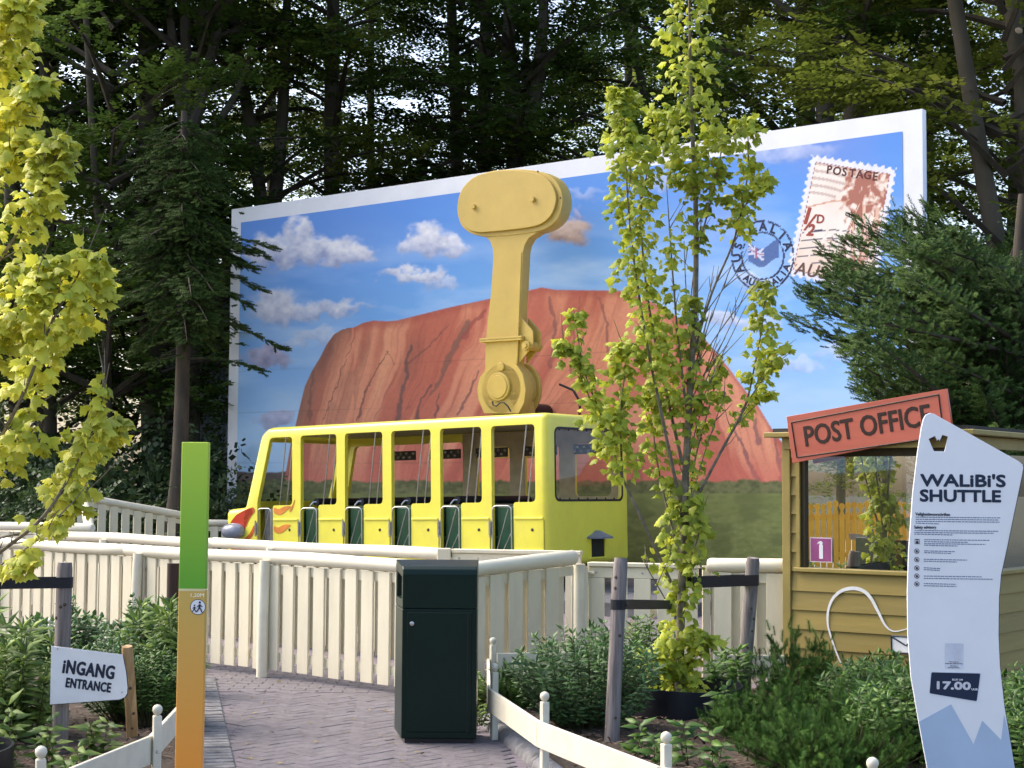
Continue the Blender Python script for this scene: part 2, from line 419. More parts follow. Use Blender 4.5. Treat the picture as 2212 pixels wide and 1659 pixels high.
# a few fallen leaves on the paving
n = 70
fy = RNG.uniform(9.1, 13.2, n); fx = np.array([RNG.uniform(xl(y) + .03, xr(y) - .05) for y in fy])
A, D, N = basis(np.stack([RNG.normal(size=n), RNG.normal(size=n), RNG.normal(size=n) * .08], 1))
fl_ = scatter([(0, 0, 0), (.35, .4, .12), (0, 1, .05), (-.35, .4, .15)], [(0, 1, 2), (0, 2, 3)], np.stack([fx, fy, np.full(n, .006)], 1), A, D, N, RNG.uniform(.02, .045, n), 'fallen_leaves', RNG.random(n))
tag(link('fallen_leaves', fl_, mat('fallen_leaf', (.28, .22, .07), .8, .2, 20, attr='tint', base2=(.16, .1, .04))), 'small dry leaves scattered on the paving', kind='stuff')

# ------------------------------------------------------------------ the billboard with its painted postcard
BD = 3.7
BX0, BX1, BZ0, BZ1 = -10.5, 3.87, .35, 7.02
board = thing('billboard', 'huge outdoor billboard painted as a postcard of a red desert rock', 'billboard', P0 + VV * BD, (0, 0, -PHI))
fr = plate('white_panel', [[(BX0, BZ0), (BX1, BZ0), (BX1, BZ1), (BX0, BZ1)]], .14, .004)
link('white_panel', fr, mat('white_panel_paint', (.8, .81, .86), .45, .03, 1.5, dirt=(.62, .63, .66), dscale=.7, damt=.35), board)
for x in np.linspace(BX0 + .4, BX1 - .4, 8):
    MB().box((x - .06, .16, -.02), (x + .06, .3, BZ1 - .2)).build('support_post', mat('galvanised', (.4, .41, .42), .5, .1, 10, metal=.6), board)
MX0, MX1, MZ0, MZ1 = -10.22, 3.57, .37, 6.73
GX, GZ = 820, 380
gx, gz = np.meshgrid(np.linspace(MX0, MX1, GX), np.linspace(MZ0, MZ1, GZ))
org = np.array(P0 + VV * BD)
W = org[None, None] + gx[..., None] * np.array(UU) + gz[..., None] * np.array((0, 0, 1.0)); W[..., 2] -= EYE
_f = W @ np.array(_F); PXm = ((W @ np.array(_R)) / _f * FPX + 512) / K; PYm = (384 - (W @ np.array(_U)) / _f * FPX) / K
def vnoise(x, y, seed=0):
    xi = np.floor(x).astype(np.int64); yi = np.floor(y).astype(np.int64); fx = x - xi; fy = y - yi
    fx = fx * fx * (3 - 2 * fx); fy = fy * fy * (3 - 2 * fy)
    def h(a, b):
        v = (a * 374761393 + b * 668265263 + seed * 982451653) & 0xffffffff
        v = ((v ^ (v >> 13)) * 1274126177) & 0xffffffff
        return ((v ^ (v >> 16)) & 0xffff) / 65535.0
    return (h(xi, yi) * (1 - fx) + h(xi + 1, yi) * fx) * (1 - fy) + (h(xi, yi + 1) * (1 - fx) + h(xi + 1, yi + 1) * fx) * fy
def fbm(x, y, seed=0, o=5, g=.5):
    s = 0; a = 1; t = 0
    for k in range(o): s = s + a * vnoise(x * 2 ** k, y * 2 ** k, seed + k); t += a; a *= g
    return s / t
def sst(a, b, x):
    t = np.clip((x - a) / (b - a), 0, 1); return t * t * (3 - 2 * t)
def lerp(A, B, t): return A + (B - A) * t[..., None]
C8 = lambda *c: np.array(S3(*c))
X, Y = PXm, PYm
Ytop = 480 + (X - 528) * (-196 / 1422.0)                       # the mural's top edge as the eye sees it
hv = np.clip((Y - Ytop) / (1040 - Ytop), 0, 1)
c1, c2, c3 = C8(84, 138, 214), C8(114, 168, 230), C8(170, 205, 238)
skyc = lerp(c1 + 0 * X[..., None], c2 + 0 * X[..., None], sst(0, .45, hv)); skyc = lerp(skyc, c3 + 0 * skyc, sst(.4, 1, hv))
n1 = fbm(X / 160 + 3, Y / 45, 3, 5); skyc = lerp(skyc, C8(176, 205, 240) + 0 * skyc, np.clip((n1 - .4) * 2.0, 0, .7) * sst(.02, .4, hv))
n2 = fbm(X / 220, Y / 120, 9, 4); skyc = lerp(skyc, C8(120, 138, 205) + 0 * skyc, np.clip((n2 - .5) * 1.8, 0, .5) * sst(1300, 1700, X) * (1 - sst(.2, .5, hv)))
col = skyc
clouds = [(592, 545, 62, 45, 1), (650, 505, 34, 45, 1), (700, 545, 110, 34, 1), (760, 550, 55, 26, .9), (930, 520, 50, 38, 1), (985, 535, 42, 24, .9), (905, 530, 45, 28, .8), (893, 594, 75, 17, .9), (950, 610, 60, 10, .5),
          (590, 665, 60, 42, .9), (680, 668, 110, 22, .8), (760, 665, 60, 10, .4), (690, 722, 55, 16, .45), (640, 735, 30, 12, .4), (575, 768, 62, 28, -.9), (605, 905, 45, 20, -.7), (1232, 505, 50, 30, -1.0), (1245, 465, 22, 14, -.6),
          (1440, 390, 60, 22, .5), (1560, 690, 55, 18, .7), (1620, 700, 80, 16, .5), (1700, 790, 90, 18, .4), (1850, 760, 90, 22, .5), (1690, 330, 120, 26, .45), (1640, 610, 60, 16, .45), (1050, 470, 30, 14, .3), (1160, 640, 60, 10, .3), (1260, 420, 40, 16, .3), (1560, 860, 90, 14, .4)]
wx = X + (fbm(X / 28, Y / 22, 21, 5) - .5) * 60; wy = Y + (fbm(X / 28 + 40, Y / 22, 25, 5) - .5) * 46
for cx, cy, rx, ry, kk in clouds:
    d = np.sqrt(((wx - cx) / rx) ** 2 + ((wy - cy) / ry) ** 2)
    mask = sst(1.15, .55, d) * abs(kk)
    sh = np.clip((wy - cy) / ry * .55 + .5 + (fbm(X / 14, Y / 12, 31, 4) - .5) * .9, 0, 1)
    hi, lo = (C8(236, 234, 240), C8(150, 160, 196)) if kk > 0 else (C8(190, 182, 204), C8(128, 122, 158))
    if kk == -1.0: hi, lo = C8(205, 185, 178), C8(138, 116, 112)
    col = lerp(col, lerp(hi + 0 * col, lo + 0 * col, sh), mask)
# distant hills, bushes, grass
hill = 1014 + 5 * np.sin(X / 40) + 4 * (fbm(X / 30, 0 * Y, 5) - .5)
hl = np.where(X < 760, hill, np.where(X > 1650, hill + 2, 1100))
col = lerp(col, lerp(C8(112, 96, 92) + 0 * col, C8(84, 72, 66) + 0 * col, fbm(X / 22, Y / 8, 41)), sst(0, 4, Y - hl))
bz = 1040 - 14 * fbm(X / 16, 0 * Y, 44, 4) + 6
gzb = 1066 + 0 * X
bush = lerp(C8(74, 82, 48) + 0 * col, C8(128, 128, 84) + 0 * col, np.clip(fbm(X / 9, Y / 7, 46, 4) * 1.3 - .2, 0, 1))
# the rock
zf = lambda a, b: ((720 + a * .4823) / 1.4584, (600 + b * .4823) / 1.4584)
zg = lambda a, b: ((1700 + a * .6028) / 1.4584, (300 + b * .6028) / 1.4584)
top = [zf(*p) for p in [(820, 895), (880, 865), (950, 850), (1030, 855), (1100, 850), (1200, 825), (1320, 795), (1420, 770), (1530, 745), (1700, 710)]] + [(1140, 628), (1170, 621), (1200, 626), (1260, 627), (1340, 628), (1400, 648), (1440, 668), (1500, 712), (1530, 740), (1575, 795), (1600, 830), (1640, 880), (1665, 922), (1697, 966), (1725, 1000), (1760, 1050)]
lef = [(613, 1050), (619, 1014), (630, 950)] + [zf(*p) for p in [(440, 1530), (470, 1400), (500, 1280), (545, 1180), (600, 1090), (640, 1010), (690, 940), (750, 905), (820, 895)]]
tx, ty = zip(*top); rt = np.interp(X, tx, ty, left=9999, right=9999)
lx = np.interp(-Y, [-p[1] for p in lef], [p[0] for p in lef], left=613, right=800)
rockm = np.where(X > 800 / 1.0 * 0 + lef[-1][0], sst(-1.2, 1.2, Y - rt), sst(-1.2, 1.2, X - lx) * (Y > lef[-1][1] - 2))
rockm = np.where(X > 1760, 0, rockm)
lean = np.interp(X, [600, 760, 1000, 1200, 1330, 1450, 1650], [-.16, -.28, -.5, -.52, -.25, .1, .55])
ydist = np.clip(Y - np.where(rt > 5000, 660, rt), 0, 500)
wp = X - lean * ydist * (.55 + .45 * np.clip(ydist / 250, 0, 1)) + (fbm(X / 60, Y / 90, 51, 4) - .5) * 34
s1 = fbm(wp / 48, Y / 420, 52, 3); s2 = fbm(wp / 20, Y / 260, 57, 3); s3 = fbm(wp / 6, Y / 120, 58, 3)
rc = lerp(C8(214, 140, 110) + 0 * col, C8(186, 102, 82) + 0 * col, sst(.42, .64, s1))
rc = lerp(rc, C8(226, 160, 122) + 0 * col, sst(.58, .75, s2) * .4)
rc = lerp(rc, C8(150, 66, 58) + 0 * col, sst(.62, .72, s3) * .22)
deep = sst(.575, .64, fbm(wp / 40 + 7, Y / 520, 61, 3)) * sst(10, 70, ydist)
rc = lerp(rc, C8(112, 76, 68) + 0 * col, deep * .25 * sst(.3, .5, fbm(X / 40, Y / 60, 63)))
crack = np.exp(-((fbm(wp / 30 + 19, Y / 400, 66, 3) - .5) / .012) ** 2) * sst(30, 120, ydist)
rc = lerp(rc, C8(92, 60, 58) + 0 * col, crack * .3)
strokes = [([(1560, 870), (1450, 1080), (1380, 1250), (1320, 1330)], 50, 16, (122, 84, 74)), ([(1200, 1010), (1165, 1090), (1170, 1200), (1125, 1330), (1112, 1500)], 12, 34, (96, 72, 72)), ([(1050, 1050), (960, 1180), (890, 1330), (840, 1500)], 5, 16, (116, 70, 64)), ([(830, 940), (760, 1130), (700, 1290), (620, 1500)], 4, 8, (128, 76, 68)),
           ([(1440, 880), (1300, 1030), (1180, 1130)], 8, 16, (132, 80, 70)), ([(1690, 780), (1600, 860), (1540, 960)], 20, 30, (150, 74, 66)), ([(1640, 1180), (1570, 1330), (1500, 1460)], 14, 20, (120, 78, 76)), ([(560, 1180), (540, 1300), (530, 1500)], 14, 22, (126, 80, 70)), ([(1330, 1270), (1260, 1360), (1230, 1500)], 10, 18, (92, 66, 70)), ([(1380, 1330), (1350, 1500)], 8, 16, (88, 64, 68)),
           ([(1040, 1050), (1085, 1140)], 3, 6, (140, 82, 70)), ([(2090, 700), (2140, 900), (2100, 1150)], 16, 28, (140, 84, 76)), ([(2300, 690), (2260, 900), (2240, 1200)], 10, 16, (150, 90, 78)), ([(2420, 700), (2470, 850), (2480, 1050)], 12, 18, (146, 88, 80))]
strokes = [([zf(*p) for p in pl], a_, b_, c_) for pl, a_, b_, c_ in strokes]
z8 = lambda a_, b_: ((1700 + a_ * .3617) / 1.4584, (1300 + b_ * .3617) / 1.4584)
strokes += [([z8(1700, 150), z8(1790, 330), z8(1850, 470), z8(1910, 600)], 10, 30, (112, 74, 80)), ([z8(1880, 60), z8(1900, 260)], 20, 40, (126, 82, 84)), ([z8(2040, 200), z8(2090, 400), z8(2120, 600)], 12, 40, (130, 82, 82)), ([z8(1640, 480), z8(1690, 600)], 6, 20, (160, 92, 84)), ([z8(860, 400), z8(840, 600)], 40, 70, (104, 70, 78))]
for pl, w0_, w1_, cc_ in strokes:
    best = np.full_like(X, 1e9); m_ = len(pl) - 1; ww = np.zeros_like(X)
    jx = X + (fbm(X / 9, Y / 14, 131, 3) - .5) * 12; jy = Y
    for i_ in range(m_):
        (ax_, ay_), (bx_, by_) = pl[i_], pl[i_ + 1]; L2 = (bx_ - ax_) ** 2 + (by_ - ay_) ** 2
        t_ = np.clip(((jx - ax_) * (bx_ - ax_) + (jy - ay_) * (by_ - ay_)) / L2, 0, 1); d_ = np.hypot(jx - ax_ - t_ * (bx_ - ax_), jy - ay_ - t_ * (by_ - ay_))
        up_ = d_ < best; best = np.where(up_, d_, best); ww = np.where(up_, (w0_ + (w1_ - w0_) * (i_ + t_) / m_) * .18, ww)
    rc = lerp(rc, C8(*cc_) + 0 * col, sst(1.25, .6, best / ww) * .78)
rc = lerp(rc, C8(164, 78, 66) + 0 * col, (1 - sst(4, 26, ydist + 8 * fbm(X / 12, Y / 9, 68))) * .7)
lsh = sst(60, 0, X - lx) * (X < 760) * .75; rc = lerp(rc, C8(122, 78, 68) + 0 * col, lsh)
rc = lerp(rc, C8(205, 108, 96) + 0 * col, sst(960, 1040, Y) * .5)
rc *= (.93 + .14 * fbm(X / 5, Y / 5, 71, 2))[..., None]
col = lerp(col, rc, rockm)
col = lerp(col, bush, sst(-2, 2, Y - bz))
gr = lerp(C8(132, 138, 80) + 0 * col, C8(98, 108, 58) + 0 * col, fbm(X / 18, Y / 6, 81, 5))
gr = lerp(gr, C8(142, 148, 96) + 0 * col, np.clip(fbm(X / 7, Y / 3.5, 83, 3) * 2 - 1.1, 0, 1) * sst(1080, 1150, Y))
gr = lerp(gr, C8(84, 92, 52) + 0 * col, sst(.5, .7, fbm(X / 60, Y / 30, 85, 3)) * .5)
col = lerp(col, gr, sst(-1.5, 1.5, Y - gzb))
# weathering of the print: faint sheet seams
for sa_, sb_, sx_ in ((803, -.053, 522), (888, -.03, 640), (1000, .0, 640)):
    col = col * (1 - .22 * np.exp(-((Y - (sa_ + (X - sx_) * sb_)) / .7) ** 2))[..., None]
# the stamp, without any figure on it
def quadcoord(TL, TR, BL, BR):
    # affine-ish inverse with two Newton steps of the bilinear map
    a = np.zeros_like(X) + .5; b = np.zeros_like(X) + .5
    TL, TR, BL, BR = map(np.array, (TL, TR, BL, BR))
    for _ in range(4):
        px = TL[0] * (1 - a) * (1 - b) + TR[0] * a * (1 - b) + BL[0] * (1 - a) * b + BR[0] * a * b
        py = TL[1] * (1 - a) * (1 - b) + TR[1] * a * (1 - b) + BL[1] * (1 - a) * b + BR[1] * a * b
        dax = (TR[0] - TL[0]) * (1 - b) + (BR[0] - BL[0]) * b; day = (TR[1] - TL[1]) * (1 - b) + (BR[1] - BL[1]) * b
        dbx = (BL[0] - TL[0]) * (1 - a) + (BR[0] - TR[0]) * a; dby = (BL[1] - TL[1]) * (1 - a) + (BR[1] - TR[1]) * a
        det = dax * dby - dbx * day; rx_ = X - px; ry_ = Y - py
        a = a + (rx_ * dby - dbx * ry_) / det; b = b + (dax * ry_ - rx_ * day) / det
        a = np.clip(a, -3, 4); b = np.clip(b, -3, 4)
    return a, b
a, b = quadcoord((1752, 333), (1939, 363), (1697, 594), (1889, 640))
ins = (a > 0) & (a < 1) & (b > 0) & (b < 1)
na, nb = 12, 17
hole = np.zeros_like(X, bool)
fa = (a * na) % 1 - .5; fb = (b * nb) % 1 - .5
for ed_ in (0, 1):
    hole |= ((fa / na) ** 2 + ((b - ed_) * 1.4) ** 2) < (.32 / na) ** 2
    hole |= (((fb / nb) * 1.4) ** 2 + (a - ed_) ** 2) < (.32 / na) ** 2
stm = ins & ~hole
paper = lerp(C8(226, 226, 236) + 0 * col, C8(206, 206, 222) + 0 * col, fbm(X / 10, Y / 10, 91))
sa2, sb2 = (a - .07) / .86, (b - .055) / .89
pic = (sa2 > 0) & (sa2 < 1) & (sb2 > 0) & (sb2 < 1)
ink = C8(158, 92, 76); ink2 = C8(200, 152, 130)
pc = lerp(C8(232, 224, 216) + 0 * col, C8(222, 206, 194) + 0 * col, fbm(a * 6, b * 8, 93))
hat = (np.sin(sb2 * 95 + .6 * np.sin(sa2 * 9)) > .35) & (sb2 < .3) & (sa2 < .62 - sb2 * 1.2 + .15 * fbm(sa2 * 8, sb2 * 30, 95))
pc = np.where(hat[..., None], pc * .55 + C8(140, 90, 88) * .45, pc)
ridge = .42 - .13 * np.sin(np.clip(sa2, 0, 1) * 3.1) + .02 * fbm(sa2 * 10, 0 * a, 97)
pc = np.where((np.abs(sb2 - ridge) < .008)[..., None], ink2, pc)
pc = lerp(pc, C8(222, 190, 166) + 0 * col, sst(.62, .85, sb2) * fbm(sa2 * 7, sb2 * 14, 98) * .9)
fol = fbm(sa2 * 15, sb2 * 18, 99, 4) + .32 * np.exp(-(((sa2 - .74) / .3) ** 2 + ((sb2 - .19) / .2) ** 2)) - .3 * sst(.3, .62, sb2) - .25 * sst(.5, .35, sa2)
pc = lerp(pc, ink2 + 0 * col, sst(.52, .6, fol) * .8); pc = lerp(pc, ink + 0 * col, sst(.62, .68, fol) * .9)
for cx_, wd_ in ((.7, .016), (.78, .026), (.88, .03), (.64, .01)):
    tr_ = np.abs(sa2 - cx_ - .05 * np.sin(sb2 * 7 + cx_ * 20)) < wd_
    pc = np.where((tr_ & (sb2 > .3))[..., None], lerp(ink2 + 0 * col, C8(232, 206, 188) + 0 * col, fbm(sa2 * 60, sb2 * 9, 101)), pc)
    e_ = np.abs(np.abs(sa2 - cx_ - .05 * np.sin(sb2 * 7 + cx_ * 20)) - wd_) < .005
    pc = np.where((e_ & (sb2 > .3))[..., None], ink, pc)
pc = lerp(pc, ink + 0 * col, sst(.6, .7, fbm(sa2 * 22, sb2 * 30, 103)) * sst(.55, .7, sb2) * (sa2 > .3) * .7)
brd = pic & ((np.minimum(np.minimum(sa2, 1 - sa2), np.minimum(sb2, 1 - sb2) * 1.3)) < .007)
st = np.where(pic[..., None], pc, paper); st = np.where(brd[..., None], ink * .8, st)
# cancellation strokes over the lower left of the stamp
for k_ in range(5):
    yy = .66 + k_ * .075 - .10 * np.sin(np.clip(sa2, 0, 1) * 2.6); on = (np.abs(sb2 - yy) < .0055) & (sa2 > .02) & (sa2 < .62) & (fbm(sa2 * 12, k_ + 0 * a, 105) > .36)
    st = np.where(on[..., None], C8(52, 48, 78), st)
col = np.where(stm[..., None], st, col)
# round postmark and its little flag
pcx, pcy = 1648, 553
rr = np.sqrt(((X - pcx) / 66.5) ** 2 + ((Y - pcy) / 75.0) ** 2)
nzp = fbm(X / 9, Y / 9, 111, 3) > .37
for r0, wd in ((1.0, .03), (.68, .03)):
    col = np.where(((np.abs(rr - r0) < wd) & nzp)[..., None], C8(20, 30, 72), col)
fu = (X - 1617) / 66.0; fv = (Y - (533 + 8 * np.sin((X - 1617) / 66 * 6.2 - 1.2) - (X - 1617) * .12)) / 40.0
fl = (fu > 0) & (fu < 1) & (fv > 0) & (fv < 1)
fc = lerp(C8(44, 62, 118) + 0 * col, C8(62, 92, 154) + 0 * col, fbm(X / 4, Y / 4, 115))
u2, v2 = fu / .5, fv / .62
jack = (u2 < 1) & (v2 < 1)
jw = (np.abs(u2 - .5) < .1) | (np.abs(v2 - .5) < .12) | (np.abs(u2 - v2) < .12) | (np.abs(1 - u2 - v2) < .12)
jr = (np.abs(u2 - .5) < .045) | (np.abs(v2 - .5) < .055)
fc = np.where((jack & jw)[..., None], C8(210, 206, 222), fc); fc = np.where((jack & jr)[..., None], C8(150, 70, 90), fc)
col = np.where(fl[..., None], col * .15 + fc * .85, col)
col = np.clip(col * 1.1 + .012, 0.003, .92)
V = np.stack([gx, np.full_like(gx, -.006), gz], -1).reshape(-1, 3)
ii = (np.arange(GZ - 1)[:, None] * GX + np.arange(GX - 1)[None]).ravel()
me = arr_mesh('mural_print', V, None, np.stack([ii, ii + 1, ii + GX + 1, ii + GX], 1))
at = me.color_attributes.new('paint', 'FLOAT_COLOR', 'POINT')
at.data.foreach_set('color', np.concatenate([col.reshape(-1, 3), np.ones((GX * GZ, 1))], 1).astype(np.float32).ravel())
mm = bpy.data.materials.new('mural_paint'); mm.use_nodes = True
_b = mm.node_tree.nodes['Principled BSDF']; _b.inputs['Roughness'].default_value = .45; _b.inputs['Specular IOR Level'].default_value = .25
_a = mm.node_tree.nodes.new('ShaderNodeAttribute'); _a.attribute_name = 'paint'; mm.node_tree.links.new(_a.outputs['Color'], _b.inputs['Base Color'])
link('mural_print', me, mm, board)
# lettering of the stamp and of the postmark
def bbp(px, py): return on_plane(px, py, BD - .008)
M_INK = mat('stamp_ink', S3(96, 42, 40), .5, .2, 20); M_PM = mat('postmark_ink', S3(22, 30, 70), .5, .2, 20)
def on_board(me, px, py, ang, mt, nm, par=board):
    x, z = bbp(px, py)
    return place(nm, me, mt, par, (x, -.010, z), (0, -math.radians(ang), 0))
for ch, px, py in (('P', 1791, 367), ('O', 1808, 370), ('S', 1824, 372), ('T', 1841, 375), ('A', 1857, 377), ('G', 1874, 379), ('E', 1890, 382)):
    on_board(text('postage_lettering', ch, .17, .004, .003), px, py, -8, M_INK, 'postage_lettering')
on_board(text('value_lettering', '1', .34, .012, .003, shear=.2), 1741, 468, -8, mat('stamp_red', S3(160, 66, 52), .5), 'value_lettering')
on_board(text('value_lettering', '/', .34, .006, .003, shear=.4), 1744, 482, -8, MATS['stamp_red'], 'value_lettering')
on_board(text('value_lettering', '2', .24, .008, .003, shear=.2), 1750, 498, -8, MATS['stamp_red'], 'value_lettering')
on_board(text('value_lettering', 'D', .18, .005, .003), 1772, 474, -8, MATS['stamp_red'], 'value_lettering')
on_board(text('country_lettering', 'AUSTRALIA', .27, .004, .003, shear=.2, align='LEFT', spacing=1.1), 1717, 580, -13, mat('stamp_brown', S3(104, 70, 64), .5), 'country_lettering')
for i_, ch in enumerate('AUSTRALIA'):
    aa = math.radians(207 - i_ * 23.4)
    on_board(text('postmark_lettering', ch, .19, .007, .003), pcx + 56 * math.cos(aa), pcy - 63 * math.sin(aa), math.degrees(aa) - 90, M_PM, 'postmark_lettering')
    aa = math.radians(231 + i_ * 13.2)
    on_board(text('postmark_lettering', ch, .15, .006, .003), pcx + 56 * math.cos(aa), pcy - 63 * math.sin(aa), math.degrees(aa) + 90, M_PM, 'postmark_lettering')
# ------------------------------------------------------------------ the yellow ride bus
M_YEL = mat('bus_yellow_paint', (.88, .79, .08), .3, .03, 3, coat=.35, spec=.5, dirt=(.66, .55, .12), dscale=2.2, damt=.4)
M_INT = mat('bus_interior_tan', (.52, .42, .26), .6, .1, 5)
M_SEAT = mat('seat_green_vinyl', (.005, .062, .024), .42, .15, 6, bump=.06, bscale=200)
M_PAD = mat('black_padding', (.012, .013, .02), .55, .2, 10)
BW = 2.05
bus = thing('ride_bus', 'open yellow amusement ride bus with flames on its nose hanging before the mural', 'ride bus', P0, (0, -.0215, -PHI))
prof = [(0, .5), (0, 2.62), (-5.5, 2.62), (-5.66, 2.5), (-6.02, 1.36), (-6.45, 1.33), (-6.45, .62), (-6.3, .5)]
outer = MB().prism(prof, 0, BW).mesh('o', bevel=.1, segs=5)
inp = [(-.07, .56), (-.07, 2.54), (-5.46, 2.54), (-5.6, 2.45), (-5.96, 1.32), (-6.38, 1.29), (-6.38, .66), (-6.27, .56)]
inner = MB().prism(inp, .07, BW - .07).mesh('i')
XL = [-.971 - .944 * i for i in range(5)]
def opening(xl_):
    xr_ = xl_ + .768
    return rounded([(xl_, .59), (xl_ + .385, .59), (xl_ + .385, 1.388), (xr_, 1.388), (xr_, 2.465), (xl_, 2.465)], [.02, .02, .05, .07, .07, .07])
first = rounded([(-5.71, .59), (-5.36, .59), (-5.36, 1.388), (-4.93, 1.388), (-4.93, 2.455), (-5.42, 2.455), (-5.71, 1.45)], [.02, .02, .05, .07, .07, .07, .05])
cut = [inner]
for lp in [opening(x) for x in XL] + [first]: cut.append(MB().prism(lp, -.3, .3).mesh('c'))
for x in XL[:3]: cut.append(MB().prism(rrect(x + .03, 1.45, x + .74, 2.28, .09), BW - .3, BW + .3).mesh('c'))
cut.append(MB().prism(rounded([(-5.72, 1.1), (-3.1, 1.1), (-3.1, 2.36), (-5.46, 2.36)], .08), BW - .3, BW + .3).mesh('c'))
rw = [(a_, b_) for a_, b_ in rrect(.2, 1.41, 1.86, 2.41, .08)]
c_ = MB(); n_ = len(rw)
c_.add([(-.3, a_, b_) for a_, b_ in rw] + [(.3, a_, b_) for a_, b_ in rw], [tuple(range(n_)), tuple(range(2 * n_ - 1, n_ - 1, -1))] + [((i + 1) % n_, i, n_ + i, n_ + (i + 1) % n_) for i in range(n_)])
cut.append(c_.mesh('c'))
cut.append(MB().prism([(-6.4, 1.46), (-5.86, 1.46), (-5.55, 2.4), (-6.2, 2.4)], .16, BW - .16).mesh('c'))
ventc = MB().box((-.3, 1.0, .6), (.3, 1.38, .86)).mesh('c'); cut.append(ventc)
shell = boolean(outer, cut, 'body')
link('body', smooth_by_angle(shell, 30), M_YEL, bus)
MB().box((-6.2, .08, .53), (-.08, BW - .08, .6)).build('floor', M_BLACK, bus)
# tan lining of the cabin: ceiling and far wall
lin = [[(-3.08, .62), (-.1, .62), (-.1, 2.48), (-3.08, 2.48)]] + [rrect(x + .05, 1.47, x + .72, 2.26, .08) for x in XL[:3]]
place('wall_lining', plate('wall_lining', lin, .03), M_INT, bus, (0, BW - .104, 0))
MB().box((-5.4, .12, 2.49), (-.1, BW - .1, 2.535)).build('ceiling_lining', M_INT, bus)
for k, x in enumerate(XL):
    if k > 2: x = x
    lb = MB().box((x + .07, BW - .15, 2.1), (x + .7, BW - .108, 2.25)).build('lamp_strip', mat('lamp_strip_brown', (.05, .03, .02), .4), bus, bevel=.01)
    bl = MB()
    for q in range(10):
        Mx = Matrix.Translation((x + .1 + q * .064, BW - .155, 2.145 + (q % 2) * .06)) @ Matrix.Rotation(math.pi / 2, 4, 'X')
        bl.lathe([(.026, 0), (.026, .015), (.016, .03), (.004, .036)], 8, Mx)
    tag(bl.build('lamp_bulbs', mat('lamp_glass', (.6, .58, .55), .12, .1, 9, metal=.6), lb, smooth=True), kind='stuff')
    # bench seat
    st_ = MB().box((x + .2, .12, .62), (x + .36, BW - .12, 1.34)).build('seat_back', M_SEAT, bus, bevel=.04, segs=3, smooth=True)
    MB().box((x - .2, .13, .7), (x + .2, BW - .13, .9)).build('seat_cushion', M_SEAT, st_, bevel=.04, segs=3, smooth=True)
    MB().box((x + .05, .055, .61), (x + .35, .1, 1.335)).build('seat_end', M_SEAT, st_, bevel=.02, segs=2)
    if k > 0:
        MB().tube([(x + .18, .16, 1.43), (x + .18, BW - .16, 1.43)], .06, 12).build('padded_bar', M_PAD, bus, smooth=True)
        MB().tube([(x + .09, .12, .85), (x + .09, .12, 1.3), (x + .1, .12, 1.38), (x + .14, .14, 1.43), (x + .18, .17, 1.43)], .016, 8).build('bar_bracket', M_STEEL, bus, smooth=True)
MB().box((-5.66, .1, .62), (-5.36, .16, 1.34)).build('driver_panel', mat('grey_metal_panel', (.16, .16, .17), .5), bus, bevel=.02)
MB().box((-5.2, .2, .62), (-5.05, BW - .14, 1.3)).build('seat_back', M_SEAT, bus, bevel=.04, segs=3, smooth=True)
def bay_parts(x, w_, slot):
    r_ = .07; lx0, lx1 = x + .02, x + slot - .03
    pts = [(lx0, -.012, .62), (lx0, -.012, 1.27)]
    for q in range(1, 5):
        a_ = math.pi - q * math.pi / 10; pts.append((lx0 + r_ + r_ * math.cos(a_), -.012, 1.27 + r_ * math.sin(a_)))
    pts += [(lx0 + r_, -.012, 1.34), (lx1 - r_, -.012, 1.34)]
    for q in range(1, 5):
        a_ = math.pi / 2 - q * math.pi / 10; pts.append((lx1 - r_ + r_ * math.cos(a_), -.012, 1.27 + r_ * math.sin(a_)))
    pts += [(lx1, -.012, 1.27), (lx1, -.012, .62)]
    lo_ = MB().tube(pts, .0095, 8).build('door_loop', M_STEEL, bus, smooth=True)
    MB().tube([(lx0 + .03, .0, .62), (lx1 - .06, .0, 1.3)], .008, 6).build('brace', M_STEEL, lo_, smooth=True)
    MB().tube([(lx0 + .12, .0, .62), (lx1 + .0, .0, .98)], .006, 6).build('brace', M_STEEL, lo_, smooth=True)
    hg = MB().box((x - .045, -.028, .93), (x + .012, .004, 1.12)).build('hinge', mat('hinge_metal', (.33, .31, .29), .45, .3, 30, metal=.7), bus, bevel=.006)
    MB().tube([(x - .016, -.03, .9), (x - .016, -.03, 1.15)], .013, 8).build('hinge_pin', M_STEEL, hg, smooth=True)
    xr_ = x + w_
    MB().tube([(xr_ - .31, .03, 1.37), (xr_ - .16, .03, 2.48)], .010, 6).build('grab_rod', M_STEEL, bus, smooth=True)
    MB().tube([(xr_ - .15, .03, 1.37), (xr_ - .01, .03, 2.44)], .010, 6).build('grab_rod', M_STEEL, bus, smooth=True)
    px0, px1 = x + slot + .012, xr_ + .13
    MB().box((px0, -.016, 1.145), (px1, .01, 1.18)).build('side_trim', M_YEL, bus, bevel=.008, segs=2)
    MB().box((px0, -.016, .7), (px1, .01, .735)).build('side_trim', M_YEL, bus, bevel=.008, segs=2)
    MB().lathe([(.024, 0), (.022, .008), (.01, .014)], 10, Matrix.Translation((xr_ - .06, .002, 1.005)) @ Matrix.Rotation(math.pi / 2, 4, 'X')).build('panel_bolt', M_BOLT, bus)
    MB().tube([(px1 + .015, -.004, .52), (px1 + .015, -.004, 1.14)], .006, 4).build('panel_seam', mat('seam_shadow_gap', (.2, .17, .03), .6), bus)
for x in XL: bay_parts(x, .768, .385)
bay_parts(-5.705, .775, .35)
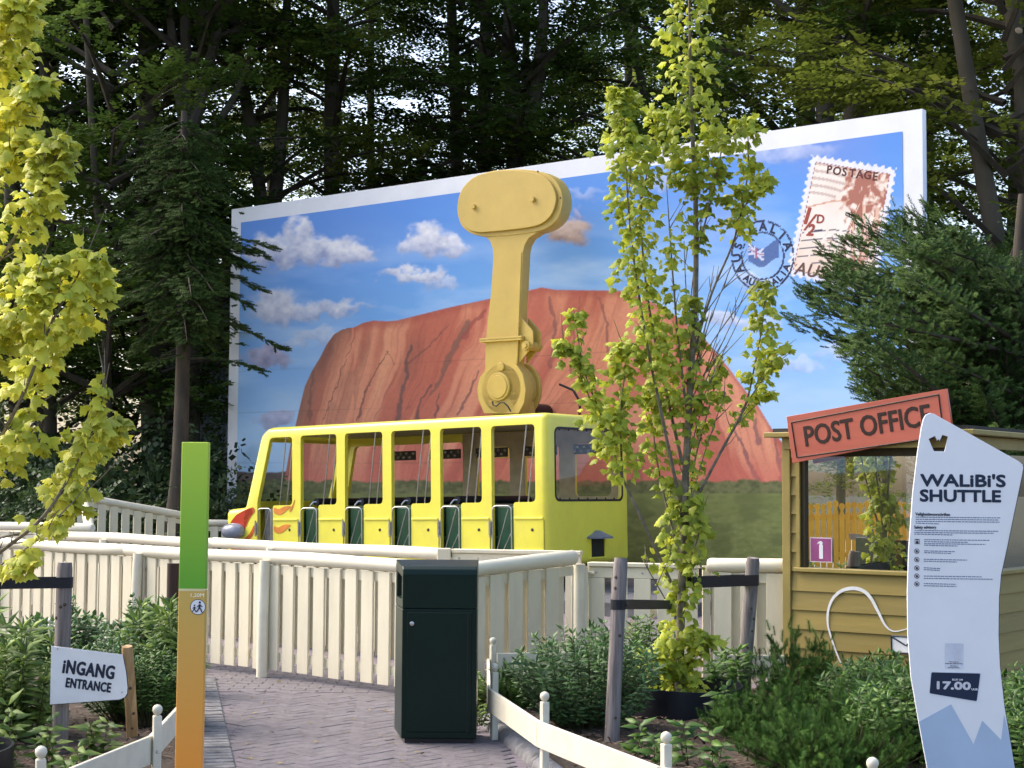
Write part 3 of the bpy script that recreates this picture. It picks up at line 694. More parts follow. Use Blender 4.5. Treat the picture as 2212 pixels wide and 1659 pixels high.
# glass of the rear window and the rear vent
place('window_seal', plate('window_seal', [rrect(-1.88, 1.39, -.18, 2.43, .1), rrect(-1.85, 1.42, -.21, 2.4, .08)], .012), M_BLACK, bus, (.004, 0, 0), (0, 0, math.pi / 2)).scale = (-1, 1, 1)
gm = MB(); gm.add([(-.03, a_, b_) for a_, b_ in rw], [tuple(range(n_))]); gm.build('rear_window_pane', glass('bus_glass', (.93, .92, .88), .08), bus)
for q in range(14):
    for zz in (1.43, 2.39):
        y_ = .3 + q * .112
        if q % 2 == 0: MB().box((-.004, y_ - .012, zz - .012), (.006, y_ + .012, zz + .012)).build('glazing_clip', M_BLACK, bus)
MB().box((-.26, 1.0, .6), (.004, 1.38, .86)).build('vent_box', M_BLACK, bus)
vf = MB()
for lo_, hi_ in (((-.005, .99, .575), (.02, 1.022, .87)), ((-.005, 1.358, .575), (.02, 1.39, .87)), ((-.005, 1.022, .575), (.02, 1.358, .6))): vf.box(lo_, hi_)
vf.build('vent_frame', M_YEL, bus)
cap = MB(); ov = [(1.19 + .25 * math.cos(t_), .25 * math.sin(t_)) for t_ in np.linspace(0, math.pi * 2, 20, endpoint=False)]
cap.add([(max(0, d_) * .9, y_, .86) for y_, d_ in ov] + [(max(0, d_) * .9, y_, .885) for y_, d_ in ov] + [(max(0, d_) * .55, 1.19 + (y_ - 1.19) * .5, .93) for y_, d_ in ov] + [(max(0, d_) * .2, 1.19 + (y_ - 1.19) * .15, .975) for y_, d_ in ov],
        [tuple(range(19, -1, -1)), tuple(range(60, 80))] + [(r_ * 20 + i, r_ * 20 + (i + 1) % 20, (r_ + 1) * 20 + (i + 1) % 20, (r_ + 1) * 20 + i) for r_ in range(3) for i in range(20)])
cap.build('vent_hood', mat('grey_plastic', (.2, .21, .25), .5, .1, 8), bus, smooth=True)
MB().lathe([(.03, 0), (.026, .02), (.01, .03)], 10, Matrix.Translation((.0, .62, .66)) @ Matrix.Rotation(math.pi / 2, 4, 'Y')).build('tail_bolt', M_BOLT, bus)
# nose: headlight, bumper plate, painted flames
hl_ = MB().lathe([(.003, -.21), (.07, -.2), (.125, -.14), (.15, -.04), (.15, .05), (.13, .14), (.08, .2), (.003, .215)], 18, Matrix.Translation((-6.2, -.06, .985)) @ Matrix.Rotation(math.radians(90), 4, 'Y') @ Matrix.Scale(.86, 4, (1, 0, 0)))
hl_.build('headlight', mat('headlight_grey', (.3, .32, .38), .22, .08, 5, coat=.3), bus, smooth=True)
MB().box((-6.49, .1, .6), (-6.452, BW - .1, 1.33)).build('nose_plate', mat('nose_plate_grey', (.3, .32, .34), .5), bus, bevel=.01)
def flame(pts, mt):
    lp = rounded(pts, .05, 3); me_ = plate('flame', [lp], .004); return place('flame', me_, mt, bus, (0, -.006, 0))
M_FR = mat('flame_red', S3(196, 58, 28), .35, .1, 5, coat=.3); M_FO = mat('flame_orange', S3(226, 138, 58), .35, .1, 6, coat=.3); M_FO2 = mat('flame_deep_orange', S3(208, 96, 40), .35, .1, 6, coat=.3)
flame([(-6.37, .98), (-6.33, 1.12), (-6.2, 1.24), (-6.0, 1.32), (-5.84, 1.36), (-5.79, 1.27), (-5.9, 1.2), (-5.97, 1.08), (-6.0, .98), (-6.08, 1.08), (-6.12, 1.0), (-6.2, .97)], M_FR)
flame([(-5.98, 1.3), (-5.8, 1.375), (-5.75, 1.3), (-5.83, 1.24), (-5.92, 1.14), (-5.97, 1.03), (-6.02, 1.12)], M_FO2)
f2 = flame([(-6.02, .86), (-5.9, .92), (-5.82, 1.02), (-5.77, 1.1), (-5.77, 1.0), (-5.82, .9), (-5.94, .82)], M_FO2)
flame([(-6.33, .62), (-6.3, .78), (-6.1, .8), (-5.9, .74), (-5.77, .78), (-5.77, .66), (-5.95, .62)], M_FR)
flame([(-6.0, .66), (-5.9, .745), (-5.77, .78), (-5.77, .64)], M_FO)
for z0, k_ in ((1.27, 1), (.98, 1.15), (.68, 1)):
    flame([(-5.335, z0), (-5.335, z0 + .1), (-5.24, z0 + .05), (-5.13, z0 + .09 * k_), (-5.02, z0 + .11), (-4.94, z0 + .1), (-5.06, z0 + .03), (-5.16, z0 - .03), (-5.27, z0 - .03)], M_FO)
flame([(-5.0, 1.3), (-4.93, 1.38), (-4.86, 1.5), (-4.9, 1.36), (-4.97, 1.27)], M_FO)
# steel frame beneath the cabin, standing on the ride's deck
for x in (-5.4, -2.8, -.5):
    MB().box((x - .06, .35, .2), (x + .06, BW - .35, .5)).build('chassis_beam', M_BLACK, bus)
deck = MB().box((-8, -1.2, -.02), (2.6, 3.4, .16)).build('ride_platform', mat('deck_grey', (.12, .12, .13), .8, .2, 5, bump=.2))
deck.location = P0; deck.rotation_euler = (0, 0, -PHI); tag(deck, kind='structure')

# ------------------------------------------------------------------ swing arm behind the bus
M_OCH = mat('ochre_machine_paint', (.56, .395, .1), .48, .04, 3, bump=.05, bscale=90, dirt=(.42, .3, .09), dscale=5, damt=.22)
AO = 2.35
arm = thing('swing_arm', 'tall ochre steel swing arm with rounded counterweight head above the yellow bus', 'ride arm', P0 + VV * AO, (0, 0, -PHI))
def aq(X_, Y_, off=AO): return on_plane((1400 + X_ * .5424) / 1.4584, (500 + Y_ * .5424) / 1.4584, off)
shaft = [aq(*p) for p in [(240, 455), (265, 478), (280, 520), (284, 575), (270, 780), (250, 950), (240, 1060), (236, 1230), (205, 1270), (190, 1335), (197, 1400), (230, 1480), (430, 1480), (462, 1420), (472, 1340), (455, 1250), (418, 1195), (428, 1060), (446, 760), (457, 540), (466, 500), (490, 460), (545, 425)]]
head = [aq(*p) for p in [(75, 290), (84, 215), (118, 150), (185, 97), (300, 66), (440, 60), (560, 72), (640, 112), (685, 185), (691, 265), (668, 345), (615, 397), (545, 425), (400, 445), (240, 455), (160, 440), (105, 400), (82, 345)]]
place('shaft', smooth_by_angle(plate('shaft', [shaft], .2, .006), 25), M_OCH, arm)
place('counterweight', smooth_by_angle(plate('counterweight', [rounded(head, .12, 3)], .26, .012), 25), M_OCH, arm, (0, -.012, 0))
cov = [aq(*p, AO - .06) for p in [(75, 290), (84, 215), (118, 150), (185, 97), (300, 70), (440, 68), (540, 85), (610, 125), (645, 190), (650, 250), (625, 325), (570, 378), (490, 400), (360, 415), (200, 430), (140, 415), (95, 365)]]
cvo = place('cover_plate', smooth_by_angle(plate('cover_plate', [rounded(cov, .12, 3)], .048, .008), 25), M_OCH, arm, (0, -.062, 0))
def disc(nm, c_px, r_px, y0, th, mt=M_OCH, n=28, bev=.012, par=arm):
    cx_, cz_ = aq(*c_px); r_ = abs(aq(c_px[0], c_px[1] + r_px)[1] - cz_)
    me_ = MB().lathe([(r_ - bev, 0), (r_, bev), (r_, th - bev), (r_ - bev, th)], n, Matrix.Rotation(-math.pi / 2, 4, 'X')).mesh(nm, smooth=True)
    return place(nm, me_, mt, par, (cx_, y0, cz_))
disc('bolt_head', (188, 283), 15, -.11, .06, n=6, bev=.004); disc('bolt_head', (530, 240), 16, -.11, .06, n=12, bev=.004)
disc('hub', (330, 1335), 146, .0, .42); disc('hub_flange', (330, 1335), 168, .42, .07)
disc('hub_cap', (318, 1325), 84, -.035, .05); disc('hub_cap_ring', (318, 1325), 70, -.05, .02); disc('inspection_cap', (330, 1208), 26, -.03, .04)
disc('rivet', (545, 75), 5, -.02, .02, M_BOLT, 8, .002); disc('rivet', (677, 228), 5, -.02, .02, M_BOLT, 8, .002)
f0 = aq(213, 1057); f1 = aq(458, 1047)
MB().box((f0[0], -.05, f0[1] - .035), (f1[0], .26, f0[1] - .004)).build('flange', M_OCH, arm, bevel=.004); MB().box((f0[0], -.05, f0[1] + .002), (f1[0], .26, f0[1] + .033)).build('flange', M_OCH, arm, bevel=.004)
for off_ in (.04, .24):
    pl_ = [aq(*p) for p in [(432, 915), (505, 1000), (505, 1080), (422, 1190)]]
    place('bracket', plate('bracket', [rounded(pl_, .03, 3)], .03, .003), M_OCH, arm, (0, off_, 0))
cx_, cz_ = aq(474, 1085)
MB().tube([(cx_, -.02, cz_), (cx_, .34, cz_)], .075, 14).build('hinge_pin', M_OCH, arm, smooth=True); MB().tube([(cx_, -.05, cz_), (cx_, .38, cz_)], .04, 12).build('hinge_pin', M_OCH, arm, smooth=True)
s0 = aq(446, 545); s1 = aq(420, 1190)
MB().tube([(s0[0] + .01, -.005, s0[1]), (s1[0] + .01, -.005, s1[1])], .008, 5).build('weld_seam', M_OCH, arm)
cb = [(295, 1410), (298, 1432), (318, 1438), (340, 1418), (362, 1418), (385, 1440), (402, 1470)]
MB().tube([(aq(*p)[0], -.07, aq(*p)[1]) for p in cb], .012, 6).build('cable', M_BLACK, arm, smooth=True)
cb = [(560, 1300), (640, 1335), (672, 1390), (680, 1440), (676, 1490)]
MB().tube([(aq(*p)[0], .5, aq(*p)[1]) for p in cb], .02, 6).build('cable', M_BLACK, arm, smooth=True)
cx_, cz_ = aq(330, 1335)
MB().box((cx_ - .35, .2, cz_ - 1.1), (cx_ + .35, .44, cz_ - .2)).build('bus_mount', M_OCH, arm)
MB().tube([(cx_ - .1, .49, cz_ - .35), (cx_ - .1, BD - AO - .02, cz_ - .35)], .16, 16).build('axle', M_BLACK, arm, smooth=True)
# ------------------------------------------------------------------ cream picket fences with log rails
SL_F = MB().box((-.0675, -.011, 0), (.0675, .011, 1)).mesh('slat', bevel=.003); SL_F.materials.append(M_CREAM)
def log(nm, a_, b_, r_, par, n=14, mt=M_CREAMLOG):
    a_ = Vector(a_); b_ = Vector(b_); L_ = (b_ - a_).length; k_ = max(3, int(L_ / .35)); pts = []; rd = []
    ph_ = random.uniform(0, 6)
    for i in range(k_ + 1):
        t_ = i / k_; p = a_.lerp(b_, t_); p.z += .006 * math.sin(ph_ + t_ * L_ * 2.1); pts.append(p); rd.append(r_ * (1 + .035 * math.sin(ph_ * 2 + t_ * L_ * 3.3)))
    d_ = (b_ - a_).normalized(); e = r_ * .35
    pts = [pts[0] - d_ * e] + pts + [pts[-1] + d_ * e]; rd = [r_ * .78] + rd + [r_ * .78]
    return MB().tube(pts, rd, n).build(nm, mt, par, smooth=True, ang=50)
def fence(nm, label, A_, B_, zr0=.98, zr1=.98, posts=(), rr_=.055, pitch=.193, rear=True, rail=True, zs0=.05, dz=(0, 0), rail_x=None, skip=(), wslat=1.0):
    A_ = Vector(A_); B_ = Vector(B_); d_ = B_ - A_; L_ = math.hypot(d_.x, d_.y)
    f = thing(nm, label, 'fence', A_, (0, 0, math.atan2(d_.y, d_.x)))
    zr = lambda x: zr0 + (zr1 - zr0) * x / L_
    if rail:
        x0, x1 = rail_x or (0, L_)
        xs = [x0]
        while xs[-1] + 4.2 < x1: xs.append(xs[-1] + random.uniform(3.2, 4))
        xs.append(x1)
        for i in range(len(xs) - 1): log('rail', (xs[i], -.01, zr(xs[i])), (xs[i + 1] - .005, -.01, zr(xs[i + 1])), rr_, f)
    bd_ = []
    for zt, hh in ((-.1, .075), (-.82, .075)):
        mb = MB(); mb.add([(0, -.012, zr(0) + zt - hh / 2), (L_, -.012, zr(L_) + zt - hh / 2), (L_, .012, zr(L_) + zt - hh / 2), (0, .012, zr(0) + zt - hh / 2), (0, -.012, zr(0) + zt + hh / 2), (L_, -.012, zr(L_) + zt + hh / 2), (L_, .012, zr(L_) + zt + hh / 2), (0, .012, zr(0) + zt + hh / 2)],
                          [(0, 3, 2, 1), (4, 5, 6, 7), (0, 1, 5, 4), (1, 2, 6, 5), (2, 3, 7, 6), (3, 0, 4, 7)])
        mb.build('board', M_CREAM, f)
    n_ = int(L_ / pitch)
    for i in range(n_):
        x = (i + .5) * pitch
        if any(abs(x - p) < .06 for p in skip): continue
        top_ = zr(x) - .06
        z0 = zs0 + zr(x) - .98 + random.uniform(-.004, .004)
        place('slat', SL_F, None, f, (x, -.0245, z0), (0, random.uniform(-.004, .004), 0), (wslat * random.uniform(.96, 1.02), 1, top_ - z0))
        if rear:
            z0 = .26 + zr(x) - .98 + random.uniform(-.02, .02)
            place('slat', SL_F, None, f, (x + pitch / 2 + random.uniform(-.006, .006), .0245, z0), (0, 0, 0), (random.uniform(.85, 1), 1, top_ - .02 - z0))
    for p in posts:
        MB().tube([(p, -.085, -.02), (p, -.085, .5), (p, -.07, zr(p) - .02)], [.047, .047, .045], 12).build('post', M_CREAMLOG, f, smooth=True)
    return f, L_
dF = (F1K - F1A).normalized()
def along(P_): return (Vector((P_.x, P_.y, 0)) - F1A).dot(dF)
fence('queue_fence', 'nearest cream picket fence with log rail running behind the entrance sign to the bin', F1A, F1K, .985, .985, posts=(along(PZ(588, 1460)), along(PY(390 / 1.4584, 1300, 14.6)), along(PY(6, 1300, 16.5))))
fence('queue_fence', 'short shaded cream fence between the green bin and the gate', F1K + Vector((.03, .05, 0)), (.5, 13.02, 0), .945, 1.02, pitch=.19, rr_=.06)
fence('queue_fence', 'second cream fence whose log rail shows just above the nearest fence', (-8.3, 21.9, 0), (-.62, 14.42, 0), .985, .985, posts=(5.2, 8.3), pitch=.2)
# far side of the second lane: flat topped gate
def gate(nm, label, A_, B_, ztop, z0=.1, pitch=.19, brace=True):
    A_ = Vector(A_); B_ = Vector(B_); d_ = B_ - A_; L_ = math.hypot(d_.x, d_.y)
    g_ = thing(nm, label, 'gate', A_, (0, 0, math.atan2(d_.y, d_.x)))
    MB().box((0, -.05, ztop - .035), (L_, .05, ztop)).build('top_rail', M_CREAM, g_, bevel=.005)
    MB().box((0, -.03, ztop - .125), (L_, .012, ztop - .037)).build('frame_rail', M_CREAM, g_, bevel=.004)
    MB().box((0, -.01, z0 + .06), (L_, .012, z0 + .14)).build('frame_rail', M_CREAM, g_, bevel=.004)
    n_ = int(L_ / pitch)
    for i in range(n_ + 1):
        x = .07 + i * (L_ - .14) / n_
        place('slat', SL_F, None, g_, (x, -.0245 if 0 else -.024, z0), (0, 0, 0), (1, 1, ztop - .127 - z0))
        MB().lathe([(.009, 0), (.007, .006)], 8, Matrix.Translation((x, -.03, ztop - .08)) @ Matrix.Rotation(math.pi / 2, 4, 'X')).build('screw', M_STEEL, g_)
    if brace:
        M_ = Matrix.Translation((L_ / 2, .02, (ztop + z0) / 2)) @ Matrix.Rotation(-math.atan2(ztop - z0 - .3, L_ - .2), 4, 'Y')
        h_ = math.hypot(L_ - .2, ztop - z0 - .3) / 2
        MB().box((-h_, -.008, -.05), (h_, .016, .05), M_).build('diagonal_brace', M_CREAM, g_)
    for zz in (ztop - .09, z0 + .25):
        hg = MB().tube([(-.11, -.02, zz), (.06, -.04, zz)], .016, 8).build('hinge', M_CREAM, g_, smooth=True)
        MB().tube([(-.05, -.035, zz - .05), (-.05, -.035, zz + .05)], .022, 10).build('hinge_knuckle', M_CREAM, hg, smooth=True)
    return g_
gate('gate', 'white cream gate with flat top rail between tree stakes and post', (.64, 13.16, 0), (1.5, 12.86, 0), .985)
gate('gate', 'far cream gate rail seen just behind the green bin under the bus', (-.52, 14.42, 0), (.62, 14.1, 0), 1.035, brace=False)
gp = thing('gate_post', 'round cream post beside the shaded short fence where the gate hangs', 'post', (.555, 13.1, 0))
MB().tube([(0, 0, -.02), (0, 0, .97)], .05, 12).build('shaft', M_CREAMLOG, gp, smooth=True); MB().box((-.06, -.02, .1), (.075, .02, .95)).build('batten', M_CREAM, gp)
gp = thing('gate_post', 'thick round cream post at the latch side of the gate, right of the tree', 'post', (1.67, 12.93, 0))
MB().tube([(0, 0, -.02), (0, 0, .9), (0, .0, .95)], [.062, .06, .055], 14).build('shaft', M_CREAMLOG, gp, smooth=True); MB().box((-.13, -.03, .08), (-.07, .03, .97)).build('batten', M_CREAM, gp)
fence('queue_fence', 'short cream fence joining the gate post to the post office hut', (1.6, 12.87, 0), (2.3, 12.6, 0), .985, .985, pitch=.21, rr_=.058)
kp = thing('corner_post', 'squared cream post with capped top ending the second fence behind the bin', 'post', (-.6, 14.4, 0))
MB().box((-.06, -.06, -.02), (.06, .06, 1.04)).build('shaft', M_CREAM, kp, bevel=.006)
# ramp fences in the back left
fence('ramp_fence', 'level cream log rail fence at far left before the ramp', (-8.4, 20.6, 0), (-4.95, 19.0, 0), 1.08, 1.07, pitch=.2)
rp = thing('ramp_rail', 'steep silvery cream log rail climbing beside the ramp at far left', 'handrail', (-5.0, 19.05, 0))
log('rail', (0, 0, 1.07), (-1.66, 5.9, 1.38), .062, rp); MB().box((-1.72, 5.8, 0), (-1.6, 5.92, 1.36)).build('post', M_CREAM, rp)
fence('ramp_fence', 'sloping cream picket fence descending the ramp behind the height post', (-6.67, 25.0, 0), (-5.3, 26.2, 0), 1.39, 1.07, pitch=.205, rear=False, rr_=.06)
fence('ramp_fence', 'low far cream fence rail ending behind the bus headlight', (-5.3, 27.1, 0), (-4.2, 27.3, 0), .95, .94, pitch=.19, rear=False)
dp = MB().tube([(0, 0, -.03), (0, 0, .9)], .055, 12).build('dark_post', mat('dark_brown_stain', (.045, .02, .016), .6, .2, 8, stretch=(1, 1, .2)), smooth=True)
dp.location = PY(373, 1300, 14.2).xy.to_3d(); tag(dp, 'dark brown wooden post against the cream fence beside the height post', 'post')

# ------------------------------------------------------------------ low edging boards with ball topped posts
def edge_post(P_, label, h=.47):
    t_ = thing('edging_post', label, 'edging post', (P_[0], P_[1], 0), (0, 0, P_[2] if len(P_) > 2 else .4), 'low ball topped edging posts')
    MB().box((-.021, -.021, -.03), (.021, .021, h - .05)).build('shaft', M_WHITEF, t_, bevel=.005, segs=2)
    MB().lathe([(.008, h - .052), (.012, h - .046), (.021, h - .038), (.0265, h - .022), (.024, h - .008), (.014, h + .002), (.003, h + .006)], 14).build('ball', M_WHITEF, t_, smooth=True)
    MB().lathe([(.009, 0), (.006, .006)], 8, Matrix.Translation((0, -.022, .24)) @ Matrix.Rotation(math.pi / 2, 4, 'X')).build('screw', M_STEEL, t_)
    return t_
def edge_board(A_, B_, label, z0=.175, z1=.318):
    A_ = Vector((*A_[:2], 0)); B_ = Vector((*B_[:2], 0)); d_ = B_ - A_
    t_ = MB().box((.0, -.011, z0), (d_.length, .011, z1)).build('edging_board', M_WHITEF, bevel=.004, segs=2)
    t_.location = A_; t_.rotation_euler = (0, 0, math.atan2(d_.y, d_.x)); tag(t_, label, 'edging board', 'low white edging boards'); return t_
pA, pB, pC, pD, pE = (-.1, 10.27), (.19, 8.87), (.72, 7.46), (-.13, 12.01), (1.52, 6.79)
lA, lB, lC = (-1.8, 8.26), (-2.01, 6.95), (-3.85, 13.49)
for p, lab in ((pA, 'low white edging post right beside the green bin, its foot in bark'), (pB, 'low white edging post left of the grey tree stake, second from the bin'), (pC, 'low white edging post in front of the black tree ring'), (pD, 'low white edging post against the shaded fence right of the bin'), (pE, 'low white edging post at the bottom edge left of the tall info sign'),
               (lA, 'low white edging post just left of the orange height post'), (lB, 'low white edging post in the bottom left corner'), (lC, 'low white edging post among shrubs behind the left tree stake')): edge_post(p, lab)
def off(a_, b_, k=.028):
    d_ = (Vector(b_) - Vector(a_)).normalized(); n_ = Vector((d_.y, -d_.x)); return Vector(a_) + d_ * .0 + n_ * k, Vector(b_) + n_ * k
for a_, b_, lab in ((pD, pA, 'white edging board partly hidden behind the green bin'), (pA, pB, 'white edging board before the big green bush right of the bin'), (pB, pC, 'long white edging board running down before the tree ring'), (pC, pE, 'white edging board under the low juniper at the bottom'),
                    (lA, (-1.93, 9.95), 'short white edging board behind the orange height post'), (lB, lA, 'white edging board in the lower left before the entrance sign'), ((-2.5, 5.9), lB, 'white edging board leaving the bottom left corner')):
    q0, q1 = off(a_, b_, -.034 if a_ in (lA, lB) or b_ == lB else .034); edge_board(q0, q1, lab)
edge_board((-.1, 11.98), (1.0, 12.25), 'white edging board behind the bush before the short fence', .16, .36)
edge_board((1.55, 12.3), (2.1, 12.25), 'white edging board end showing left of the right tree stake', .16, .33)
edge_board((-5.2, 14.6), (-3.85, 13.52), 'white edging board along the far left fence', .1, .36); edge_board((-3.85, 13.5), (-2.6, 12.9), 'white edging board behind the shrubs near the dark post', .1, .34)

# ------------------------------------------------------------------ green litter bin
ba = math.atan2(10.01 - 10.08, .46)
bin_ = thing('litter_bin', 'dark green metal litter bin with rounded hood standing on the path', 'litter bin', (-.675, 10.06, 0), (0, 0, .0))
M_BIN = mat('bin_green_paint', (.0008, .013, .009), .32, .1, 3, spec=.25, dirt=(.002, .017, .012), dscale=3, damt=.5)
BWd, BDp, BH = .465, .4, 1.1
bprof = [(0, .02), (BWd, .02), (BWd, BH - .05), (BWd - .012, BH - .02), (BWd - .04, BH), (.04, BH), (.012, BH - .02), (0, BH - .05)]
body = MB().box((0, 0, .03), (BWd, BDp, .83)).mesh('body', bevel=.006, segs=2)
for v_ in body.vertices:
    if v_.co.x < .2: v_.co.x -= .18 * v_.co.y
link('body', body, M_BIN, bin_)
hood = MB(); hp = [(0, .832), (0, BH - .055), (.012, BH - .025), (.04, BH - .005), (BDp, BH + .02), (BDp, .832)]
hood.add([(0, a_, b_) for a_, b_ in hp] + [(BWd, a_, b_) for a_, b_ in hp], [tuple(range(5, -1, -1)), tuple(range(6, 12))] + [(i, (i + 1) % 6, 6 + (i + 1) % 6, 6 + i) for i in range(6)])
hm = hood.mesh('hood', bevel=.006, segs=2)
ct = MB().add([(-.1, .05, .87), (-.1, .33, .87), (-.1, .33, 1.05), (-.1, .05, 1.03), (.19, .05, .92), (.19, .33, .92), (.19, .33, 1.05), (.19, .05, 1.03)], [(0, 1, 2, 3), (7, 6, 5, 4), (0, 4, 5, 1), (1, 5, 6, 2), (2, 6, 7, 3), (3, 7, 4, 0)]).mesh('c')
hm = boolean(hm, [ct], 'hood')
for v_ in hm.vertices:
    if v_.co.x < .2: v_.co.x -= .18 * v_.co.y
link('hood', hm, M_BIN, bin_)
MB().box((.03, -.006, .07), (BWd - .03, .004, .81)).build('door', M_BIN, bin_, bevel=.004)
MB().box((.02, .02, 0), (BWd - .02, BDp - .02, .03)).build('plinth', M_BLACK, bin_)
MB().lathe([(.014, 0), (.014, .006), (.009, .009)], 12, Matrix.Translation((.06, -.006, .74)) @ Matrix.Rotation(math.pi / 2, 4, 'X')).build('lock', M_STEEL, bin_, smooth=True)
MB().tube([(BWd - .055, -.006, .06), (BWd - .055, -.006, .81)], .003, 4).build('door_gap', M_BLACK, bin_)

# ------------------------------------------------------------------ height measuring post
HPc = PY(413, 1275, 6.15)
hp_ = thing('height_post', 'tall green to orange height measuring post at the path edge', 'height post', (HPc.x, 6.15, 0), (0, math.radians(.15), 0))
def ramp_mat(nm, z0, c0, z1, c1):
    m_ = bpy.data.materials.new(nm); m_.use_nodes = True; t_ = m_.node_tree; b_ = t_.nodes['Principled BSDF']; b_.inputs['Roughness'].default_value = .38
    tc = t_.nodes.new('ShaderNodeTexCoord'); sx = t_.nodes.new('ShaderNodeSeparateXYZ'); mr = t_.nodes.new('ShaderNodeMapRange'); mx = t_.nodes.new('ShaderNodeMix'); mx.data_type = 'RGBA'
    mr.inputs[1].default_value = z0; mr.inputs[2].default_value = z1; mx.inputs[6].default_value = (*c0, 1); mx.inputs[7].default_value = (*c1, 1)
    L = t_.links; L.new(tc.outputs['Object'], sx.inputs[0]); L.new(sx.outputs[2], mr.inputs[0]); L.new(mr.outputs[0], mx.inputs[0]); L.new(mx.outputs[2], b_.inputs['Base Color']); return m_
zt_ = PY(420, 955, 6.15).z; hw = .0512
MB().box((-hw, 0, 1.198), (hw, .04, zt_)).build('green_panel', ramp_mat('printed_green_fade', 1.2, S3(92, 162, 40), zt_, S3(176, 208, 62)), hp_, bevel=.002)
MB().box((-hw, 0, 0), (hw, .04, 1.196)).build('orange_panel', ramp_mat('printed_orange_fade', .35, S3(236, 140, 40), 1.15, S3(202, 168, 84)), hp_, bevel=.002)
MB().box((-hw, -.001, 1.192), (hw, 0, 1.201)).build('mark_line', mat('pale_line', S3(226, 214, 160), .4), hp_)
place('height_lettering', text('height_lettering', '1,20M', .019, .0004, .001, width=.05), mat('pale_lettering', S3(246, 238, 206), .4), hp_, (.021, -.002, 1.176))
place('symbol_disc', plate('symbol_disc', [circle(0, 0, .0285, 28)], .001), M_WHITE, hp_, (.024, -.0015, 1.132))
place('symbol_ring', plate('symbol_ring', [circle(0, 0, .0295, 28), circle(0, 0, .0275, 28)], .0012), M_NAVY, hp_, (.024, -.0018, 1.132))
def figure(s_, cx_, cz_):
    mb = MB(); q = lambda pts, r_: mb.tube([(cx_ + x * s_, -.0035, cz_ + z * s_) for x, z in pts], r_ * s_, 6)
    mb.lathe([(.2 * s_, 0), (.2 * s_, .0008)], 10, Matrix.Translation((cx_ + .02 * s_, -.0032, cz_ + 1.62 * s_)) @ Matrix.Rotation(math.pi / 2, 4, 'X'))
    q([(0, 1.3), (-.03, .75)], .2); q([(-.03, .75), (-.25, .4), (-.5, .02)], .12); q([(-.02, .75), (.22, .42), (.38, .02), (.5, .02)], .12); q([(.02, 1.28), (.3, .98), (.5, .9)], .08); q([(-.02, 1.28), (-.3, 1.0), (-.42, .8)], .08)
    for i, v in enumerate(mb.v): mb.v[i] = (v[0], -.0036 + (v[1] + .0036) * .05, v[2])
    return mb.build('walking_figure', M_NAVY, hp_)
figure(.0225, .031, 1.113); figure(.0155, .011, 1.113)

# ------------------------------------------------------------------ stakes, straps and tree rings
def wood(nm, c, c2): return mat(nm, c, .85, .25, 34, bump=.9, bscale=46, stretch=(1, 1, .05), base2=c2)
M_STK = wood('weathered_stake', (.3, .265, .245), (.12, .1, .1)); M_STK2 = wood('fresh_stake', (.5, .34, .17), (.27, .16, .07))
def stake(P_, T_, r_, label, mt=M_STK):
    P_ = Vector(P_); T_ = Vector(T_); o_ = thing('tree_stake', label, 'stake', (P_.x, P_.y, 0))
    pts = [P_ + (T_ - P_) * k for k in (0, .3, .6, .97, 1)]; pts[0].z = -.05
    MB().tube(pts, [r_ * 1.03, r_, r_ * .99, r_ * .97, r_ * .86], 14).build('shaft', mt, o_, smooth=True, world=True)
    for k in range(4):
        t_ = random.uniform(.15, .9); a_ = random.uniform(-2.4, -.7); c_ = P_.lerp(T_, t_) + Vector((math.cos(a_), math.sin(a_), 0)) * r_ * .96
        MB().lathe([(.012, -.004), (.009, .004), (.003, .006)], 8, Matrix.Translation(c_) @ Vector((math.cos(a_), math.sin(a_), 0)).to_track_quat('Z', 'Y').to_matrix().to_4x4()).build('knot', wood('stake_knot', (.1, .07, .06), (.06, .04, .03)), o_, world=True)
    return o_
SL0, SL1 = PZ(128, 1645), PY(140, 1215, 9.34)
stake(SL0, SL1, .046, 'grey weathered stake behind the entrance sign holding a black strap')
stake(PZ(288, 1612), PY(275, 1396, 9.75), .035, 'short pale fresh wooden stake at the right edge of the entrance sign', M_STK2)
SR0, SR1 = PZ(1320, 1618), PY(1341, 1205, 9.95)
stake(SR0, SR1, .046, 'grey weathered stake left of the golden tree, standing before the gate')
ST0, ST1 = PZ(1603, 1524), PY(1627, 1205, 11.75)
stake(ST0, ST1, .051, 'grey knotty stake right of the golden tree, standing before the hut')
TB = PZ(1467, 1553)
